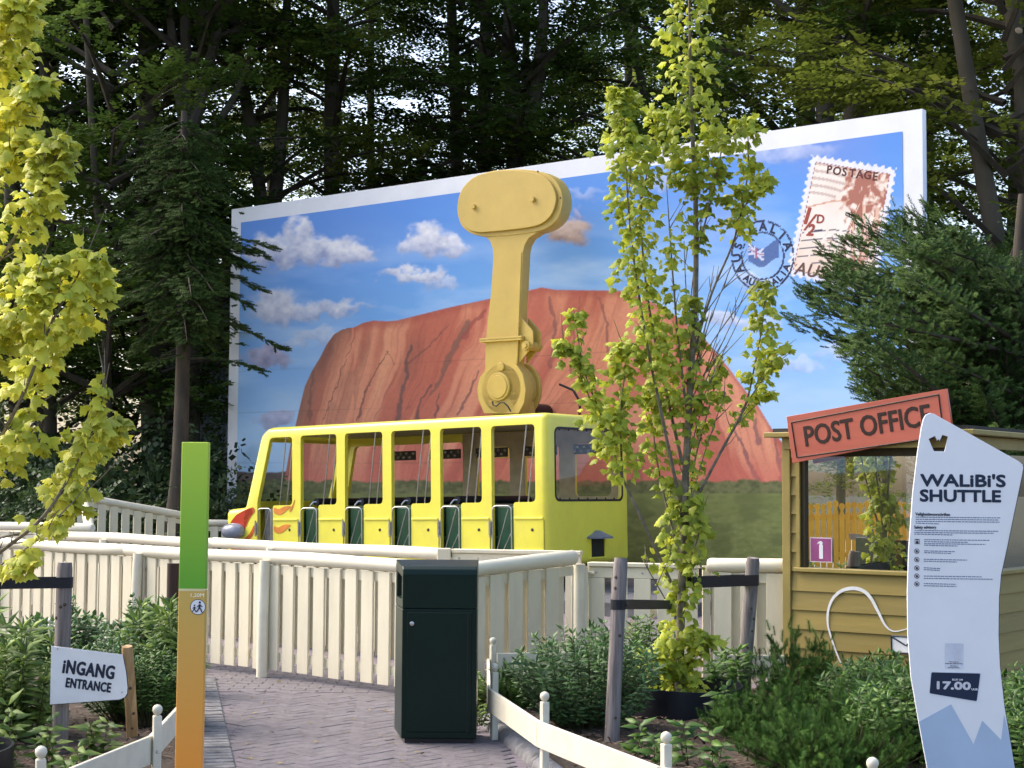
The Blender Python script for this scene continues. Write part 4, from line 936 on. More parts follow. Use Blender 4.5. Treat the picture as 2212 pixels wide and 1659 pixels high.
def strap(P_, Q_, h, label, wrap):
    # a doubled black belt round the stake and the trunk
    P_ = Vector(P_); Q_ = Vector(Q_); d_ = (Q_ - P_); d_.z = 0; d_.normalize(); n_ = Vector((d_.y, -d_.x, 0))
    o_ = thing('tree_strap', label, 'strap', P_, (0, 0, 0)); mb = MB()
    for (c_, r_, s_) in ((P_, wrap, 1),):
        ring = [c_ + (-d_ * math.cos(t_) + n_ * math.sin(t_)) * r_ for t_ in np.linspace(-math.pi / 2, math.pi / 2, 9)]
    path = [Q_ - n_ * .03] + ring[:1] + ring + [Q_ + n_ * .03]
    path = [Vector(p) for p in path]
    V_ = []; F_ = []
    for i, p in enumerate(path): V_ += [p + Vector((0, 0, -h / 2)), p + Vector((0, 0, h / 2))]
    for i in range(len(path) - 1): F_.append((2 * i, 2 * i + 2, 2 * i + 3, 2 * i + 1))
    k = len(V_)
    cen = (P_ + Q_) / 2
    mb.add(V_, F_)
    me_ = mb.mesh('belt', off=P_); bm = bmesh.new(); bm.from_mesh(me_); bmesh.ops.solidify(bm, geom=bm.faces[:], thickness=.006); bm.to_mesh(me_); bm.free()
    link('belt', me_, mat('black_belt', (.008, .009, .016), .5, .2, 20, bump=.2, bscale=150), o_)
    MB().lathe([(.012, 0), (.008, .008)], 8, Matrix.Translation(n_ * (wrap + .004)) @ n_.to_track_quat('Z', 'Y').to_matrix().to_4x4()).build('screw', M_BOLT, o_)
    return o_
def at_h(A_, B_, z): t_ = (z - A_.z) / (B_.z - A_.z); return A_.lerp(B_, t_)
zs = PY(140, 1258, 9.34).z; strap(at_h(SL0, SL1, zs), Vector((-3.9, 8.9, zs)), .062, 'black strap running left from the stake behind the entrance sign', .05)
zs = PY(1330, 1305, 9.95).z; strap(at_h(SR0, SR1, zs), PY(1445, 1306, TB.y), .06, 'black strap between the left stake and the golden tree', .05)
zs = PY(1620, 1253, 11.75).z; strap(at_h(ST0, ST1, zs), PY(1490, 1258, TB.y), .078, 'black strap between the right stake and the golden tree, the upper one', .055)
def ring(P_, r_, h, label, tilt=(0, 0, 0)):
    o_ = thing('tree_ring', label, 'watering ring', P_, tilt)
    pr = []; n_ = 40; mb = MB()
    for k in range(n_):
        a_ = 2 * math.pi * k / n_; rr2 = r_ * (1 + .02 * math.sin(3 * a_ + 1)); hh = h * (1 + .04 * math.sin(2 * a_))
        mb.v += [(rr2 * math.cos(a_), rr2 * math.sin(a_), 0), (rr2 * math.cos(a_), rr2 * math.sin(a_), hh), ((rr2 - .012) * math.cos(a_), (rr2 - .012) * math.sin(a_), hh), ((rr2 - .012) * math.cos(a_), (rr2 - .012) * math.sin(a_), .02)]
    for k in range(n_):
        a_, b_ = 4 * k, 4 * ((k + 1) % n_)
        for q in range(3): mb.f.append((a_ + q, b_ + q, b_ + q + 1, a_ + q + 1))
    mb.build('wall', mat('black_ring_plastic', (.009, .011, .018), .4, .2, 6, bump=.1, bscale=14), o_, smooth=True)
    MB().lathe([(r_ * .96, .02), (r_ * .6, .05), (.02, .06)], 24).build('soil', M_SOIL, o_)
    return o_
ring(Vector((TB.x + .02, TB.y + .0, .0)), .415, .235, 'black plastic watering ring round the golden tree')
ring(Vector((-2.98, 8.35, 0)), .4, .24, 'black plastic watering ring cut by the bottom left edge')

# ------------------------------------------------------------------ entrance sign
ES = PY(190, 1460, 9.24)
es = thing('entrance_sign', 'white direction sign reading INGANG ENTRANCE on two stakes', 'sign', (ES.x, 9.24, 0))
def sp(px, py): p = PY(px, py, 9.24); return (p.x - ES.x, p.z)
z6 = lambda a_, b_: sp((a_ * .2833) / 1.4584, (1950 + b_ * .2833) / 1.4584)
lp = [z6(570, 300), z6(1360, 395), z6(1400, 600), z6(1416, 760)] + [z6(1412, 830), z6(1385, 872), z6(1330, 895)] + [z6(555, 952)]
place('panel', plate('panel', [lp[::-1]], .006, .001), M_WHITE, es, (0, 0, 0))
place('panel_back', plate('panel_back', [[(a_ * 1.0, b_) for a_, b_ in lp[::-1]]], .004), M_NAVY, es, (.004, .0065, -.003))
for body_, (ax, az), (bx, bz), sz in (('iNGANG', (697, 532), (1277, 606), .104), ('ENTRANCE', (729, 710), (1238, 772), .074)):
    p0_, p1_ = z6(ax, az), z6(bx, bz); w_ = math.hypot(p1_[0] - p0_[0], p1_[1] - p0_[1]); an = math.atan2(p1_[1] - p0_[1], p1_[0] - p0_[0])
    place('lettering', text('lettering', body_, sz, sz * .036, .002, width=w_ * .97, spacing=1.1), M_NAVY, es, ((p0_[0] + p1_[0]) / 2, -.003, (p0_[1] + p1_[1]) / 2), (0, -an, 0))
for p in ((640, 332), (1355, 815)):
    x, z = z6(*p); MB().lathe([(.006, 0), (.004, .004)], 8, Matrix.Translation((x, 0, z)) @ Matrix.Rotation(math.pi / 2, 4, 'X')).build('screw', M_STEEL, es)
# ------------------------------------------------------------------ post office hut
M_OLV = mat('olive_board_paint', (.29, .215, .055), .5, .12, 3, bump=.25, bscale=26, stretch=(.12, 1, 1), rand=.07, dirt=(.35, .28, .1), dscale=3, damt=.35)
M_OLV2 = mat('olive_trim_paint', (.32, .245, .07), .5, .08, 4, bump=.1)
M_DKF = mat('dark_window_frame', (.05, .035, .015), .5, .1, 6)
HC = PY(1703, 1200, 12.5); HC.z = 0
hut = thing('ticket_hut', 'olive clapboard kiosk with wide windows and tilted red sign', 'kiosk', HC, (0, 0, -PHI))
LF, LD = 1.42, 2.1
def hf(px, py, off_=-.02):
    p = PP(px, py, HC + VV * off_, VV); return (p - HC).dot(UU), p.z
def hq(a_, b_, off_=-.02): return hf((2400 + a_ * .7355) / 1.4584, (1200 + b_ * .7355) / 1.4584, off_)
EXP = .146
def plank_mesh(L_):
    # lapped board: thick lower edge, thin upper edge
    return MB().add([(0, -.024, 0), (L_, -.024, 0), (L_, 0, 0), (0, 0, 0), (0, -.006, EXP + .02), (L_, -.006, EXP + .02), (L_, 0, EXP + .02), (0, 0, EXP + .02)], [(0, 3, 2, 1), (4, 5, 6, 7), (0, 1, 5, 4), (1, 2, 6, 5), (2, 3, 7, 6), (3, 0, 4, 7)]).mesh('plank')
SILL = hf(1720, 1222)[1]
def clad(x0, x1, z0, z1, M_):
    me_ = plank_mesh(x1 - x0); me_.materials.append(M_OLV); z = z1 - EXP
    while z > z0 - EXP:
        o_ = link('plank', me_, None, hut); o_.matrix_local = M_ @ Matrix.Translation((x0, random.uniform(-.002, .0), z)); z -= EXP
I4 = Matrix.Identity(4); MR = Matrix.Translation((LF, 0, 0)) @ Matrix.Rotation(math.pi / 2, 4, 'Z')
ML = Matrix.Translation((0, LD, 0)) @ Matrix.Rotation(-math.pi / 2, 4, 'Z'); MK = Matrix.Translation((LF, LD, 0)) @ Matrix.Rotation(math.pi, 4, 'Z')
clad(.035, LF - .03, 0, SILL - .045, I4); clad(.035, .085, SILL - .045, 1.98, I4)
clad(.03, LD - .03, 0, SILL - .045, MR); clad(.03, LD - .03, 0, .9, ML); clad(.03, LF - .03, 0, .9, MK)
wl_ = MB()
for lo_, hi_ in (((.02, .002, -.02), (LF - .02, .03, SILL - .06)), ((LF - .03, .03, -.02), (LF - .002, LD - .03, SILL - .06)), ((.002, .03, -.02), (.03, LD - .03, .86)), ((.02, LD - .03, -.02), (LF - .02, LD - .002, .86))): wl_.box(lo_, hi_)
wl_.build('inner_wall', M_OLV2, hut)
for x, y in ((0, 0), (LF, 0), (0, LD), (LF, LD)):
    MB().box((x - .035, y - .035, -.02), (x + .035, y + .035, 1.99)).build('corner_board', M_OLV2, hut, bevel=.004)
MB().box((.0, LD / 2 - .04, .9), (.04, LD / 2 + .04, 1.99)).build('mullion', M_OLV2, hut); MB().box((LF / 2 - .04, LD - .04, .9), (LF / 2 + .04, LD, 1.99)).build('mullion', M_OLV2, hut)
MB().box((.07, -.05, SILL - .045), (LF + .01, .06, SILL - .012)).build('window_sill', M_OLV2, hut, bevel=.005)
MB().box((LF - .06, .04, SILL - .045), (LF + .05, LD, SILL - .012)).build('window_sill', M_OLV2, hut, bevel=.005)
fo = MB(); fo.box((.085, -.034, SILL - .01), (.115, .05, 1.9)); fo.build('window_frame', M_OLV2, hut)
fo = MB(); fo.box((.117, -.01, SILL - .01), (.15, .05, 1.9)); fo.box((LF - .09, -.01, SILL - .01), (LF - .037, .05, 1.9)); fo.box((.152, -.005, 1.84), (LF - .092, .045, 1.9)); fo.build('window_frame', M_DKF, hut)
MB().add([(.145, .02, SILL - .01), (LF - .08, .02, SILL - .01), (LF - .08, .02, 1.86), (.145, .02, 1.86)], [(0, 1, 2, 3)]).build('window_pane', glass('hut_glass', (.5, .52, .5), .76), hut)
MB().add([(LF - .02, .05, SILL - .01), (LF - .02, LD - .05, SILL - .01), (LF - .02, LD - .05, 1.86), (LF - .02, .05, 1.86)], [(0, 1, 2, 3)]).build('window_pane', glass('hut_glass', (.5, .52, .5), .76), hut)
MB().box((-.02, -.045, 1.9), (LF + .02, .05, 1.985)).build('header', M_OLV2, hut); MB().box((LF - .05, .052, 1.9), (LF + .045, LD, 1.985)).build('header', M_OLV2, hut)
MB().box((-.16, -.1, 1.99), (LF + .12, LD + .1, 2.03)).build('roof', M_OLV2, hut, bevel=.006)
MB().box((-.1, -.06, 2.032), (LF + .06, LD + .05, 2.06)).build('roof_felt', mat('roof_felt', (.05, .05, .05), .9), hut)
MB().box((.04, .05, SILL - .16), (LF - .05, .55, SILL - .12)).build('counter', mat('counter_grey', (.12, .12, .12), .5), hut)
sc = MB().box((1.0, .25, SILL - .1), (1.04, .5, SILL + .2)).build('till_screen', M_BLACK, hut, bevel=.008); MB().box((.9, .3, SILL - .12), (1.1, .45, SILL - .1)).build('stand', M_BLACK, sc)
# paint on the boards: looping white line and envelope
sw = [hq(*p) for p in [(345, 1215), (330, 1185), (304, 1115), (285, 1045), (286, 985), (306, 932), (345, 898), (395, 888), (438, 900), (470, 932), (500, 988), (530, 1046), (562, 1071), (600, 1068), (640, 1052), (700, 1000)]]
wd = [.006, .009, .011, .012, .015, .017, .02, .022, .021, .02, .017, .012, .008, .006, .006, .006]
up_, lo_ = [], []
for i, (x, z) in enumerate(sw):
    a_ = Vector(sw[min(i + 1, len(sw) - 1)]) - Vector(sw[max(i - 1, 0)]); n_ = Vector((-a_.y, a_.x)).normalized() * wd[i] * .62
    up_.append((x + n_.x, z + n_.y)); lo_.append((x - n_.x, z - n_.y))
def catm(P_, k=5):
    out = []
    for i in range(len(P_) - 1):
        p0_, p1_, p2_, p3_ = [Vector(P_[max(0, min(len(P_) - 1, i + j))]) for j in (-1, 0, 1, 2)]
        for q in range(k):
            t_ = q / k; out.append(tuple(.5 * ((2 * p1_) + (p2_ - p0_) * t_ + (2 * p0_ - 5 * p1_ + 4 * p2_ - p3_) * t_ ** 2 + (3 * p1_ - p0_ - 3 * p2_ + p3_) * t_ ** 3)))
    return out + [tuple(P_[-1])]
place('painted_line', plate('painted_line', [catm(up_) + catm(lo_)[::-1]], .003), mat('white_wall_paint', (.8, .8, .8), .5, .06, 20), hut, (0, -.0285, 0))
ev = [hq(*p) for p in [(557, 1092), (690, 1098), (690, 1168), (559, 1160)]]
place('painted_envelope', plate('painted_envelope', [ev], .003), MATS['white_wall_paint'], hut, (0, -.0285, 0))
eb_ = MB()
for a_, b_ in (((557, 1092), (690, 1098)), ((557, 1092), (559, 1160)), ((559, 1162), (690, 1170)), ((560, 1096), (618, 1132)), ((618, 1132), (690, 1100))):
    p, q = hq(*a_), hq(*b_); eb_.tube([(p[0], -.03, p[1]), (q[0], -.03, q[1])], .006, 5)
eb_.build('envelope_outline', M_NAVY, hut)
# the tilted sign over the window
zp = lambda a_, b_: hq(a_, b_, -.17)
cs = [zp(105, 153), zp(790, 33), zp(818, 222), zp(130, 352)]
po = thing('post_office_sign', 'tilted red wooden board reading POST OFFICE on the hut', 'sign', HC, (0, 0, -PHI))
M_RED = mat('red_board_paint', S3(186, 98, 80), .5, .08, 3, bump=.2, bscale=18, stretch=(.1, 1, 1), dirt=(.4, .13, .08), dscale=4, damt=.3)
place('board', plate('board', [[cs[3], cs[2], cs[1], cs[0]]], .03, .003), M_RED, po, (0, -.17, 0))
place('mount', MB().box((cs[0][0] + .2, -.138, 1.9), (cs[2][0] - .25, -.047, 1.97)).mesh('mount'), M_OLV2, po)
M_SB = mat('sign_brown_print', (.03, .012, .01), .5, .1, 10)
fw = MB(); ins_ = [zp(127, 178), zp(757, 58), zp(780, 238), zp(150, 328)]
for i in range(4):
    p, q = Vector(ins_[i]), Vector(ins_[(i + 1) % 4]); fw.tube([(p.x, -.1715, p.y), (q.x, -.1715, q.y)], .0055, 4)
fw.build('border_line', M_SB, po)
p0_, p1_ = zp(185, 243), zp(722, 148); w_ = math.hypot(p1_[0] - p0_[0], p1_[1] - p0_[1]); an = math.atan2(p1_[1] - p0_[1], p1_[0] - p0_[0])
place('lettering', text('lettering', 'POST OFFICE', .215, .004, .004, width=w_), M_SB, po, ((p0_[0] + p1_[0]) / 2, -.1735, (p0_[1] + p1_[1]) / 2), (0, -an, 0))
# sticker on the glass
xs_ = thing('extinguisher_sign', 'purple square fire extinguisher sticker in the corner of the hut window', 'sticker', HC, (0, 0, -PHI))
e0, e1 = hq(206, 775, .0), hq(299, 672, .0)
cx_, cz_, h_ = (e0[0] + e1[0]) / 2, (e0[1] + e1[1]) / 2, abs(e1[1] - e0[1]) / 2
wq = abs(e1[0] - e0[0]) / 2
place('white_card', plate('white_card', [[(cx_ - wq, cz_ - h_), (cx_ + wq, cz_ - h_), (cx_ + wq, cz_ + h_), (cx_ - wq, cz_ + h_)]], .002), mat('sticker_pink_white', (.75, .6, .65), .4), xs_, (0, .004, 0))
place('purple_field', plate('purple_field', [[(cx_ - wq * .92, cz_ - h_ * .92), (cx_ + wq * .92, cz_ - h_ * .92), (cx_ + wq * .92, cz_ + h_ * .92), (cx_ - wq * .92, cz_ + h_ * .92)]], .001), mat('sticker_purple', S3(150, 76, 128), .4), xs_, (0, .0025, 0))
ex = rounded([(cx_ - .014, cz_ - h_ * .72), (cx_ + .018, cz_ - h_ * .72), (cx_ + .018, cz_ + h_ * .38), (cx_ + .008, cz_ + h_ * .48), (cx_ + .02, cz_ + h_ * .55), (cx_ + .004, cz_ + h_ * .72), (cx_ - .02, cz_ + h_ * .66), (cx_ - .034, cz_ + h_ * .42), (cx_ - .022, cz_ + h_ * .5), (cx_ - .006, cz_ + h_ * .5), (cx_ - .014, cz_ + h_ * .38)], .004, 2)
place('extinguisher_symbol', plate('extinguisher_symbol', [ex], .001), M_WHITE, xs_, (0, .001, 0))

# ------------------------------------------------------------------ tall curved information sign
TY = 8.0
TT = PY(2060, 1500, TY)
to = thing('information_sign', "tall curved white information sign headed WALIBI'S SHUTTLE", 'sign', (TT.x, TY, 0))
def ts(sx, sy): p = PY(sx / 1.4584, sy / 1.4584, TY); return (p.x - TT.x, p.z)
ta = lambda a_, b_: ts(2850 + a_ * .422, 1250 + b_ * .422)
tb = lambda a_, b_: ts(2850 + a_ * .2833, 1950 + b_ * .2833)
left = [ta(125, 230), ta(95, 420), ta(60, 720), ta(30, 1150), ta(20, 1450), ta(22, 1659), tb(35, 180), tb(70, 640), tb(155, 1140), tb(250, 1659), ts(2952, 2542)]
right = [ts(3226, 2542), tb(1225, 1659), tb(1165, 1300), tb(1110, 970), tb(1060, 520), tb(1045, 180), ta(703, 1659), ta(705, 1500), ta(720, 1330), ta(770, 1100), ta(840, 760), ta(878, 580)]
topc = [ta(886, 530), ta(880, 505), ta(850, 480), ta(220, 128), ta(190, 120), ta(158, 135), ta(140, 168)]
outl = left + right + topc
wcut = [ta(*p) for p in [(180, 315), (228, 292), (242, 328), (252, 316), (262, 329), (282, 285), (325, 297), (300, 408), (218, 405)]]
M_TOT = mat('sign_blue_white', S3(236, 238, 242), .42, .02, 4)
place('panel', plate('panel', [outl, wcut], .012, .0015), M_TOT, to)
place('backing', plate('backing', [[(a_ + .006, b_ - .004) for a_, b_ in outl], [(a_ + .006, b_ - .004) for a_, b_ in wcut]], .02), mat('sign_dark_edge', (.03, .04, .06), .5), to, (0, .0125, 0))
def tl(body_, a0, a1, sz, bold, f_=ta, mt=M_NAVY, th=.002, wd_=None, nm='title_lettering'):
    p, q = f_(*a0), f_(*a1); w_ = math.hypot(q[0] - p[0], q[1] - p[1]); an = math.atan2(q[1] - p[1], q[0] - p[0])
    place(nm, text(nm, body_, sz, bold, th, width=w_), mt, to, ((p[0] + q[0]) / 2, -.0025, (p[1] + q[1]) / 2), (0, -an, 0))
M_TIT = mat('title_navy', S3(26, 42, 70), .45, .08, 6)
tl("WALiBi'S", (120, 628), (750, 634), .083, .0032, mt=M_TIT); tl('SHUTTLE', (117, 742), (715, 748), .081, .0032, mt=M_TIT)
tl('Veiligheidsvoorschriften', (80, 876), (338, 880), .021, .0004, nm='heading_lettering', mt=M_TIT); tl('Safety advisory', (72, 974), (235, 974), .021, .0004, nm='heading_lettering', mt=M_TIT)
M_GRY = mat('fine_print_grey', S3(120, 134, 166), .5)
fp = MB()
def line(a0, a1, f_=ta, h_=.0022):
    p, q = f_(*a0), f_(*a1); x = p[0]; L_ = q[0] - p[0]
    while x < q[0]:
        w_ = random.uniform(.006, .02); x2 = min(q[0], x + w_); t0, t1 = (x - p[0]) / L_, (x2 - p[0]) / L_
        z0, z1 = p[1] + (q[1] - p[1]) * t0, p[1] + (q[1] - p[1]) * t1
        fp.add([(x, -.0012, z0 - h_), (x2, -.0012, z1 - h_), (x2, -.0012, z1 + h_), (x, -.0012, z0 + h_)], [(0, 1, 2, 3)]); x = x2 + random.uniform(.0018, .003)
for y_, x0, x1 in ((898, 82, 716), (914, 82, 702), (930, 82, 708), (943, 82, 256), (998, 74, 698), (1013, 72, 664), (1025, 72, 356), (1066, 145, 632), (1081, 145, 470), (1096, 145, 603), (1108, 145, 395), (1150, 145, 374), (1163, 145, 346), (1213, 142, 466), (1227, 142, 388), (1276, 142, 265), (1290, 142, 262), (1338, 142, 576), (1356, 142, 656), (1394, 142, 384), (1410, 142, 388)): line((x0, y_), (x1, y_ + 6))
tag(fp.build('fine_print', M_GRY, to), kind='stuff')
for y_ in (1152, 1215, 1278, 1338, 1397):
    c_ = ta(90, y_); r_ = .0125
    place('prohibition_symbol', plate('prohibition_symbol', [circle(0, 0, r_, 24), circle(0, 0, r_ * .82, 24)], .001), mat('symbol_plum', S3(70, 52, 84), .5), to, (c_[0], -.0022, c_[1]))
    mb = MB(); mb.box((-r_ * .85, -.0005, -.0012), (r_ * .85, .0005, .0012), Matrix.Rotation(math.radians(45), 4, 'Y')); mb.lathe([(r_ * .3, -.0004), (r_ * .3, .0004)], 8, Matrix.Translation((r_ * .1, 0, r_ * .1)) @ Matrix.Rotation(math.pi / 2, 4, 'X')); mb.box((-r_ * .35, -.0004, -r_ * .5), (r_ * .25, .0004, r_ * .2))
    place('prohibition_bar', mb.mesh('prohibition_bar'), M_NAVY, to, (c_[0], -.0022, c_[1]))
c_ = ta(93, 1080); mb = MB(); mb.box((-.012, 0, -.012), (.012, .001, .012)); place('height_symbol', mb.mesh('height_symbol'), M_NAVY, to, (c_[0], -.0022, c_[1]))
mb = MB(); mb.box((-.0095, 0, -.0095), (-.007, .0005, .0095)); mb.box((.007, 0, -.0095), (.0095, .0005, .0095)); mb.box((-.006, 0, .002), (-.001, .0005, .006)); mb.box((.001, 0, .002), (.006, .0005, .006)); place('height_symbol_lines', mb.mesh('height_symbol_lines'), M_TOT, to, (c_[0], -.0028, c_[1]))
# blank card where the square code was, opening hours plaque, blue peaks
place('sticker_card', plate('sticker_card', [rounded([tb(446, 268), tb(655, 272), tb(652, 556), tb(446, 552)], .006)], .0008), mat('sticker_white', S3(222, 228, 242), .4), to, (0, -.0012, 0))
fp = MB()
for y_, x0, x1 in ((476, 495, 597), (495, 450, 645), (521, 505, 587), (540, 480, 612)): line((x0, y_), (x1, y_ + 4), tb, .0018)
tag(fp.build('sticker_print', M_GRY, to), kind='stuff')
place('time_plaque_edge', plate('time_plaque_edge', [rounded([tb(288, 582), tb(852, 596), tb(808, 928), tb(266, 836)], .008)], .0008), mat('plaque_edge', S3(226, 232, 246), .4), to, (0, -.0012, 0))
place('time_plaque', plate('time_plaque', [rounded([tb(297, 592), tb(840, 606), tb(800, 914), tb(276, 826)], .007)], .001), M_TIT, to, (0, -.0024, 0))
M_WL = mat('plaque_white', S3(226, 228, 236), .4)
tl('17.00', (362, 740), (728, 750), .05, .003, tb, M_WL, .0012, nm='time_lettering'); tl('UUR', (742, 782), (812, 784), .0135, .0006, tb, M_WL, .0012, nm='time_lettering'); tl('SLUIT OM', (527, 674), (643, 677), .0115, .0004, tb, M_WL, .0012, nm='time_lettering')
for o_ in to.children:
    if o_.name.startswith('time_lettering'): o_.location.y = -.0042
place('blue_peaks', plate('blue_peaks', [[tb(157, 1143), tb(515, 948), tb(765, 1393), tb(862, 1130), tb(1073, 1345), tb(1106, 1070), tb(1160, 1300), tb(1219, 1659), ts(3222, 2540), ts(2958, 2540), tb(255, 1659)]], .001), mat('sign_pale_blue', S3(178, 198, 222), .42, .03, 5), to, (0, -.0018, 0))

# ------------------------------------------------------------------ orange picket fence off to the left, seen mirrored in the hut window
M_OR = mat('orange_picket_paint', (.98, .46, .03), .5, .1, 3, rand=.08)
of = thing('orange_fence', 'orange round headed picket fence mirrored in the hut window', 'fence', (-11.2, -1.2, 0), (0, 0, math.atan2(.88, -.476)))
pk = plate('picket', [[(-.05, 0), (.05, 0), (.05, .9), (.028, .95), (.028, .98)] + [(.055 * math.cos(t_), 1.03 + .055 * math.sin(t_)) for t_ in np.linspace(-.9, math.pi + .9, 12)] + [(-.028, .98), (-.028, .95), (-.05, .9)]], .022, .002); pk.materials.append(M_OR)
for i in range(112): place('picket', pk, None, of, (i * .115, 0, 0), (0, 0, 0), (1, 1, random.uniform(1.2, 1.26)))
for z in (.3, 1.0): MB().box((-.05, .024, z), (12.9, .06, z + .09)).build('rail', M_OR, of)
# ------------------------------------------------------------------ leaves and shoots
def fan_leaf(outline, mid, curl=.22, droop=.18):
    pts = [(0, 0)] + outline + [(0, 1)] + [(-x, y) for x, y in outline[::-1]]
    V = [(0, mid, .05)] + [(x, y, -curl * abs(x) * 1.6 - droop * y * y) for x, y in pts]
    n_ = len(pts); return np.array(V), np.array([(0, i + 1, (i + 1) % n_ + 1) for i in range(n_)])
MAPLE = fan_leaf([(.2, -.04), (.42, .06), (.34, .2), (.5, .3), (.58, .5), (.36, .54), (.33, .72), (.17, .74)], .42, .45, .32)
LANCE = fan_leaf([(.11, .22), (.15, .45), (.09, .75)], .45, .5, .28)
WILLOW = fan_leaf([(.06, .2), (.085, .45), (.05, .75)], .45, .5, .3)
OVAL = fan_leaf([(.22, .18), (.3, .45), (.2, .75)], .45, .3, .2)
def unit(v): return v / (np.linalg.norm(v, axis=-1, keepdims=True) + 1e-9)
def shoot(n=26, ln=.34, wd=.028, flat=1.0, fwd=.8):
    V = []; T = []
    rg = np.random.default_rng(3)
    for i in range(n):
        y = .05 + .95 * i / n; a_ = i * 2.4; d_ = np.array([math.cos(a_), fwd, math.sin(a_) * flat]); d_ /= np.linalg.norm(d_)
        s_ = np.cross(d_, [0, 1, .3]); s_ /= np.linalg.norm(s_); l_ = ln * (1 - .35 * i / n) * rg.uniform(.8, 1.1)
        b_ = np.array([0, y, 0]); k = len(V); V += [b_ - s_ * wd, b_ + s_ * wd, b_ + d_ * l_]; T.append((k, k + 1, k + 2))
    k = len(V); V += [np.array([-.012, 0, 0]), np.array([.012, 0, 0]), np.array([0, 1, 0])]; T.append((k, k + 1, k + 2))
    return np.array(V), np.array(T)
def catmull(P_, n_):
    P_ = np.asarray(P_, float); m_ = len(P_); out = []
    for t_ in np.linspace(0, m_ - 1 - 1e-6, n_):
        i = int(t_); f = t_ - i; p0_, p1_, p2_, p3_ = [P_[max(0, min(m_ - 1, i + j))] for j in (-1, 0, 1, 2)]
        out.append(.5 * ((2 * p1_) + (p2_ - p0_) * f + (2 * p0_ - 5 * p1_ + 4 * p2_ - p3_) * f * f + (3 * p1_ - p0_ - 3 * p2_ + p3_) * f ** 3))
    return np.array(out)

# ------------------------------------------------------------------ golden young trees
M_BARK = mat('young_bark', (.2, .17, .12), .85, .25, 18, bump=.5, bscale=60)
def golden(label, Yd, trunk, branches, tw, leafmat, lsz):
    base = PY(trunk[0][0], trunk[0][1], Yd); o_ = thing('young_tree', label, 'tree', (base.x, base.y, 0))
    org_ = np.array(o_.location); k = K * Yd / FPX
    wd_ = MB(); LP, LD_, LU = [], [], []
    def pts(L_): return [np.array(PY(p[0], p[1], Yd + (p[2] if len(p) > 2 else 0))) for p in L_]
    tp = catmull(pts(trunk), 26)
    r0 = tw; wd_.tube([p - org_ for p in tp], list(np.linspace(r0, r0 * .22, 26)), 9)
    for B in branches:
        bp = catmull([np.array(PY(p[0], p[1], Yd + (p[2] if len(p) > 2 else 0) + DYB * min(1, i_ * .5))) for i_, p in enumerate(B['p'])], 30)
        if B.get('r', .012) > 0: wd_.tube([p - org_ for p in bp], list(np.linspace(B.get('r', .012), .0025, 30)), 5)
        for (t0, t1, rad, dens) in B['l']:
            seg = bp[int(t0 * 29):max(int(t1 * 29) + 1, int(t0 * 29) + 2)]
            L_ = np.linalg.norm(np.diff(seg, axis=0), axis=1).sum() / k
            n_ = int(L_ * dens * LDENS)
            for q in range(n_):
                f = RNG.random() * (len(seg) - 1); i = int(f); c_ = seg[i] + (seg[i + 1] - seg[i]) * (f - i)
                ph_ = RNG.uniform(0, 2 * math.pi); rr_ = rad * RFAC * k * math.sqrt(RNG.random()) * (1.0 if RNG.random() > .08 else 1.35)
                nv = .5 + .5 * math.sin(c_[0] * 11.1 + 2 * math.sin(c_[2] * 5.3)) * math.sin(c_[2] * 9.3 + 1.7 * math.sin(c_[0] * 7))
                if RNG.random() > .35 + nv * 1.1: continue
                rr_ *= .55 + .9 * nv
                taper = 1 - .55 * max(0, (t0 + (t1 - t0) * f / (len(seg) - 1)) - .75) / .25 if t1 > .9 else 1
                ov = np.array([math.cos(ph_) * rr_, math.sin(ph_) * rr_, RNG.normal() * .02]) * taper
                LP.append(c_ + ov)
                od = unit(ov * np.array([1, 1, 0]) + 1e-6)
                LD_.append(od * RNG.uniform(.3, 1) + np.array([0, -.25, RNG.uniform(-.9, .25)]) + RNG.normal(size=3) * .25)
                LU.append(od * .8 + np.array([0, -.35, .8]) + RNG.normal(size=3) * .3)
        for q in range(B.get('tw', 6)):
            i = RNG.integers(6, 28); p = bp[i]; d_ = unit(bp[min(29, i + 1)] - bp[i - 1] + RNG.normal(size=3) * .012 * np.array([1.2, 1.2, .3]) * 1.0)
            e = p + unit(d_ + RNG.normal(size=3) * np.array([.35, .35, .1])) * RNG.uniform(.08, .28)
            wd_.tube([p - org_, (p + e) / 2 - org_ + RNG.normal(size=3) * .006, e - org_], [.004, .003, .0015], 4)
    wd_.build('trunk', M_BARK, o_, smooth=True)
    LP = np.array(LP) - org_; A, D, N = basis(unit(np.array(LD_)), unit(np.array(LU)))
    clump = vnoise(LP[:, 0] * 7 + 50, LP[:, 2] * 7 + 9 * LP[:, 1] + 50, 5)
    tint = np.clip(.55 * RNG.random(len(LP)) + .55 * clump - .05, 0, 1)
    me_ = scatter(MAPLE[0], MAPLE[1], LP, A, D, N, RNG.uniform(.5, 1.3, len(LP)) * lsz, 'crown', tint)
    link('crown', me_, leafmat, o_); print('golden leaves', len(LP))
    return o_
M_GOLD = mat('golden_leaf', (.48, .5, .055), .5, .1, 8, attr='tint', trans=.4, spec=.3, base2=(.28, .37, .04))
M_GOLD2 = mat('golden_leaf_bright', (.64, .61, .075), .5, .1, 8, attr='tint', trans=.38, spec=.35, base2=(.42, .48, .055))
LDENS = 1.5; RFAC = .86; DYB = 0
trunkR = [(1467, 1553), (1468, 1420), (1472, 1300), (1478, 1100), (1490, 850), (1502, 650), (1503, 450), (1494, 250), (1490, 80), (1488, -120)]
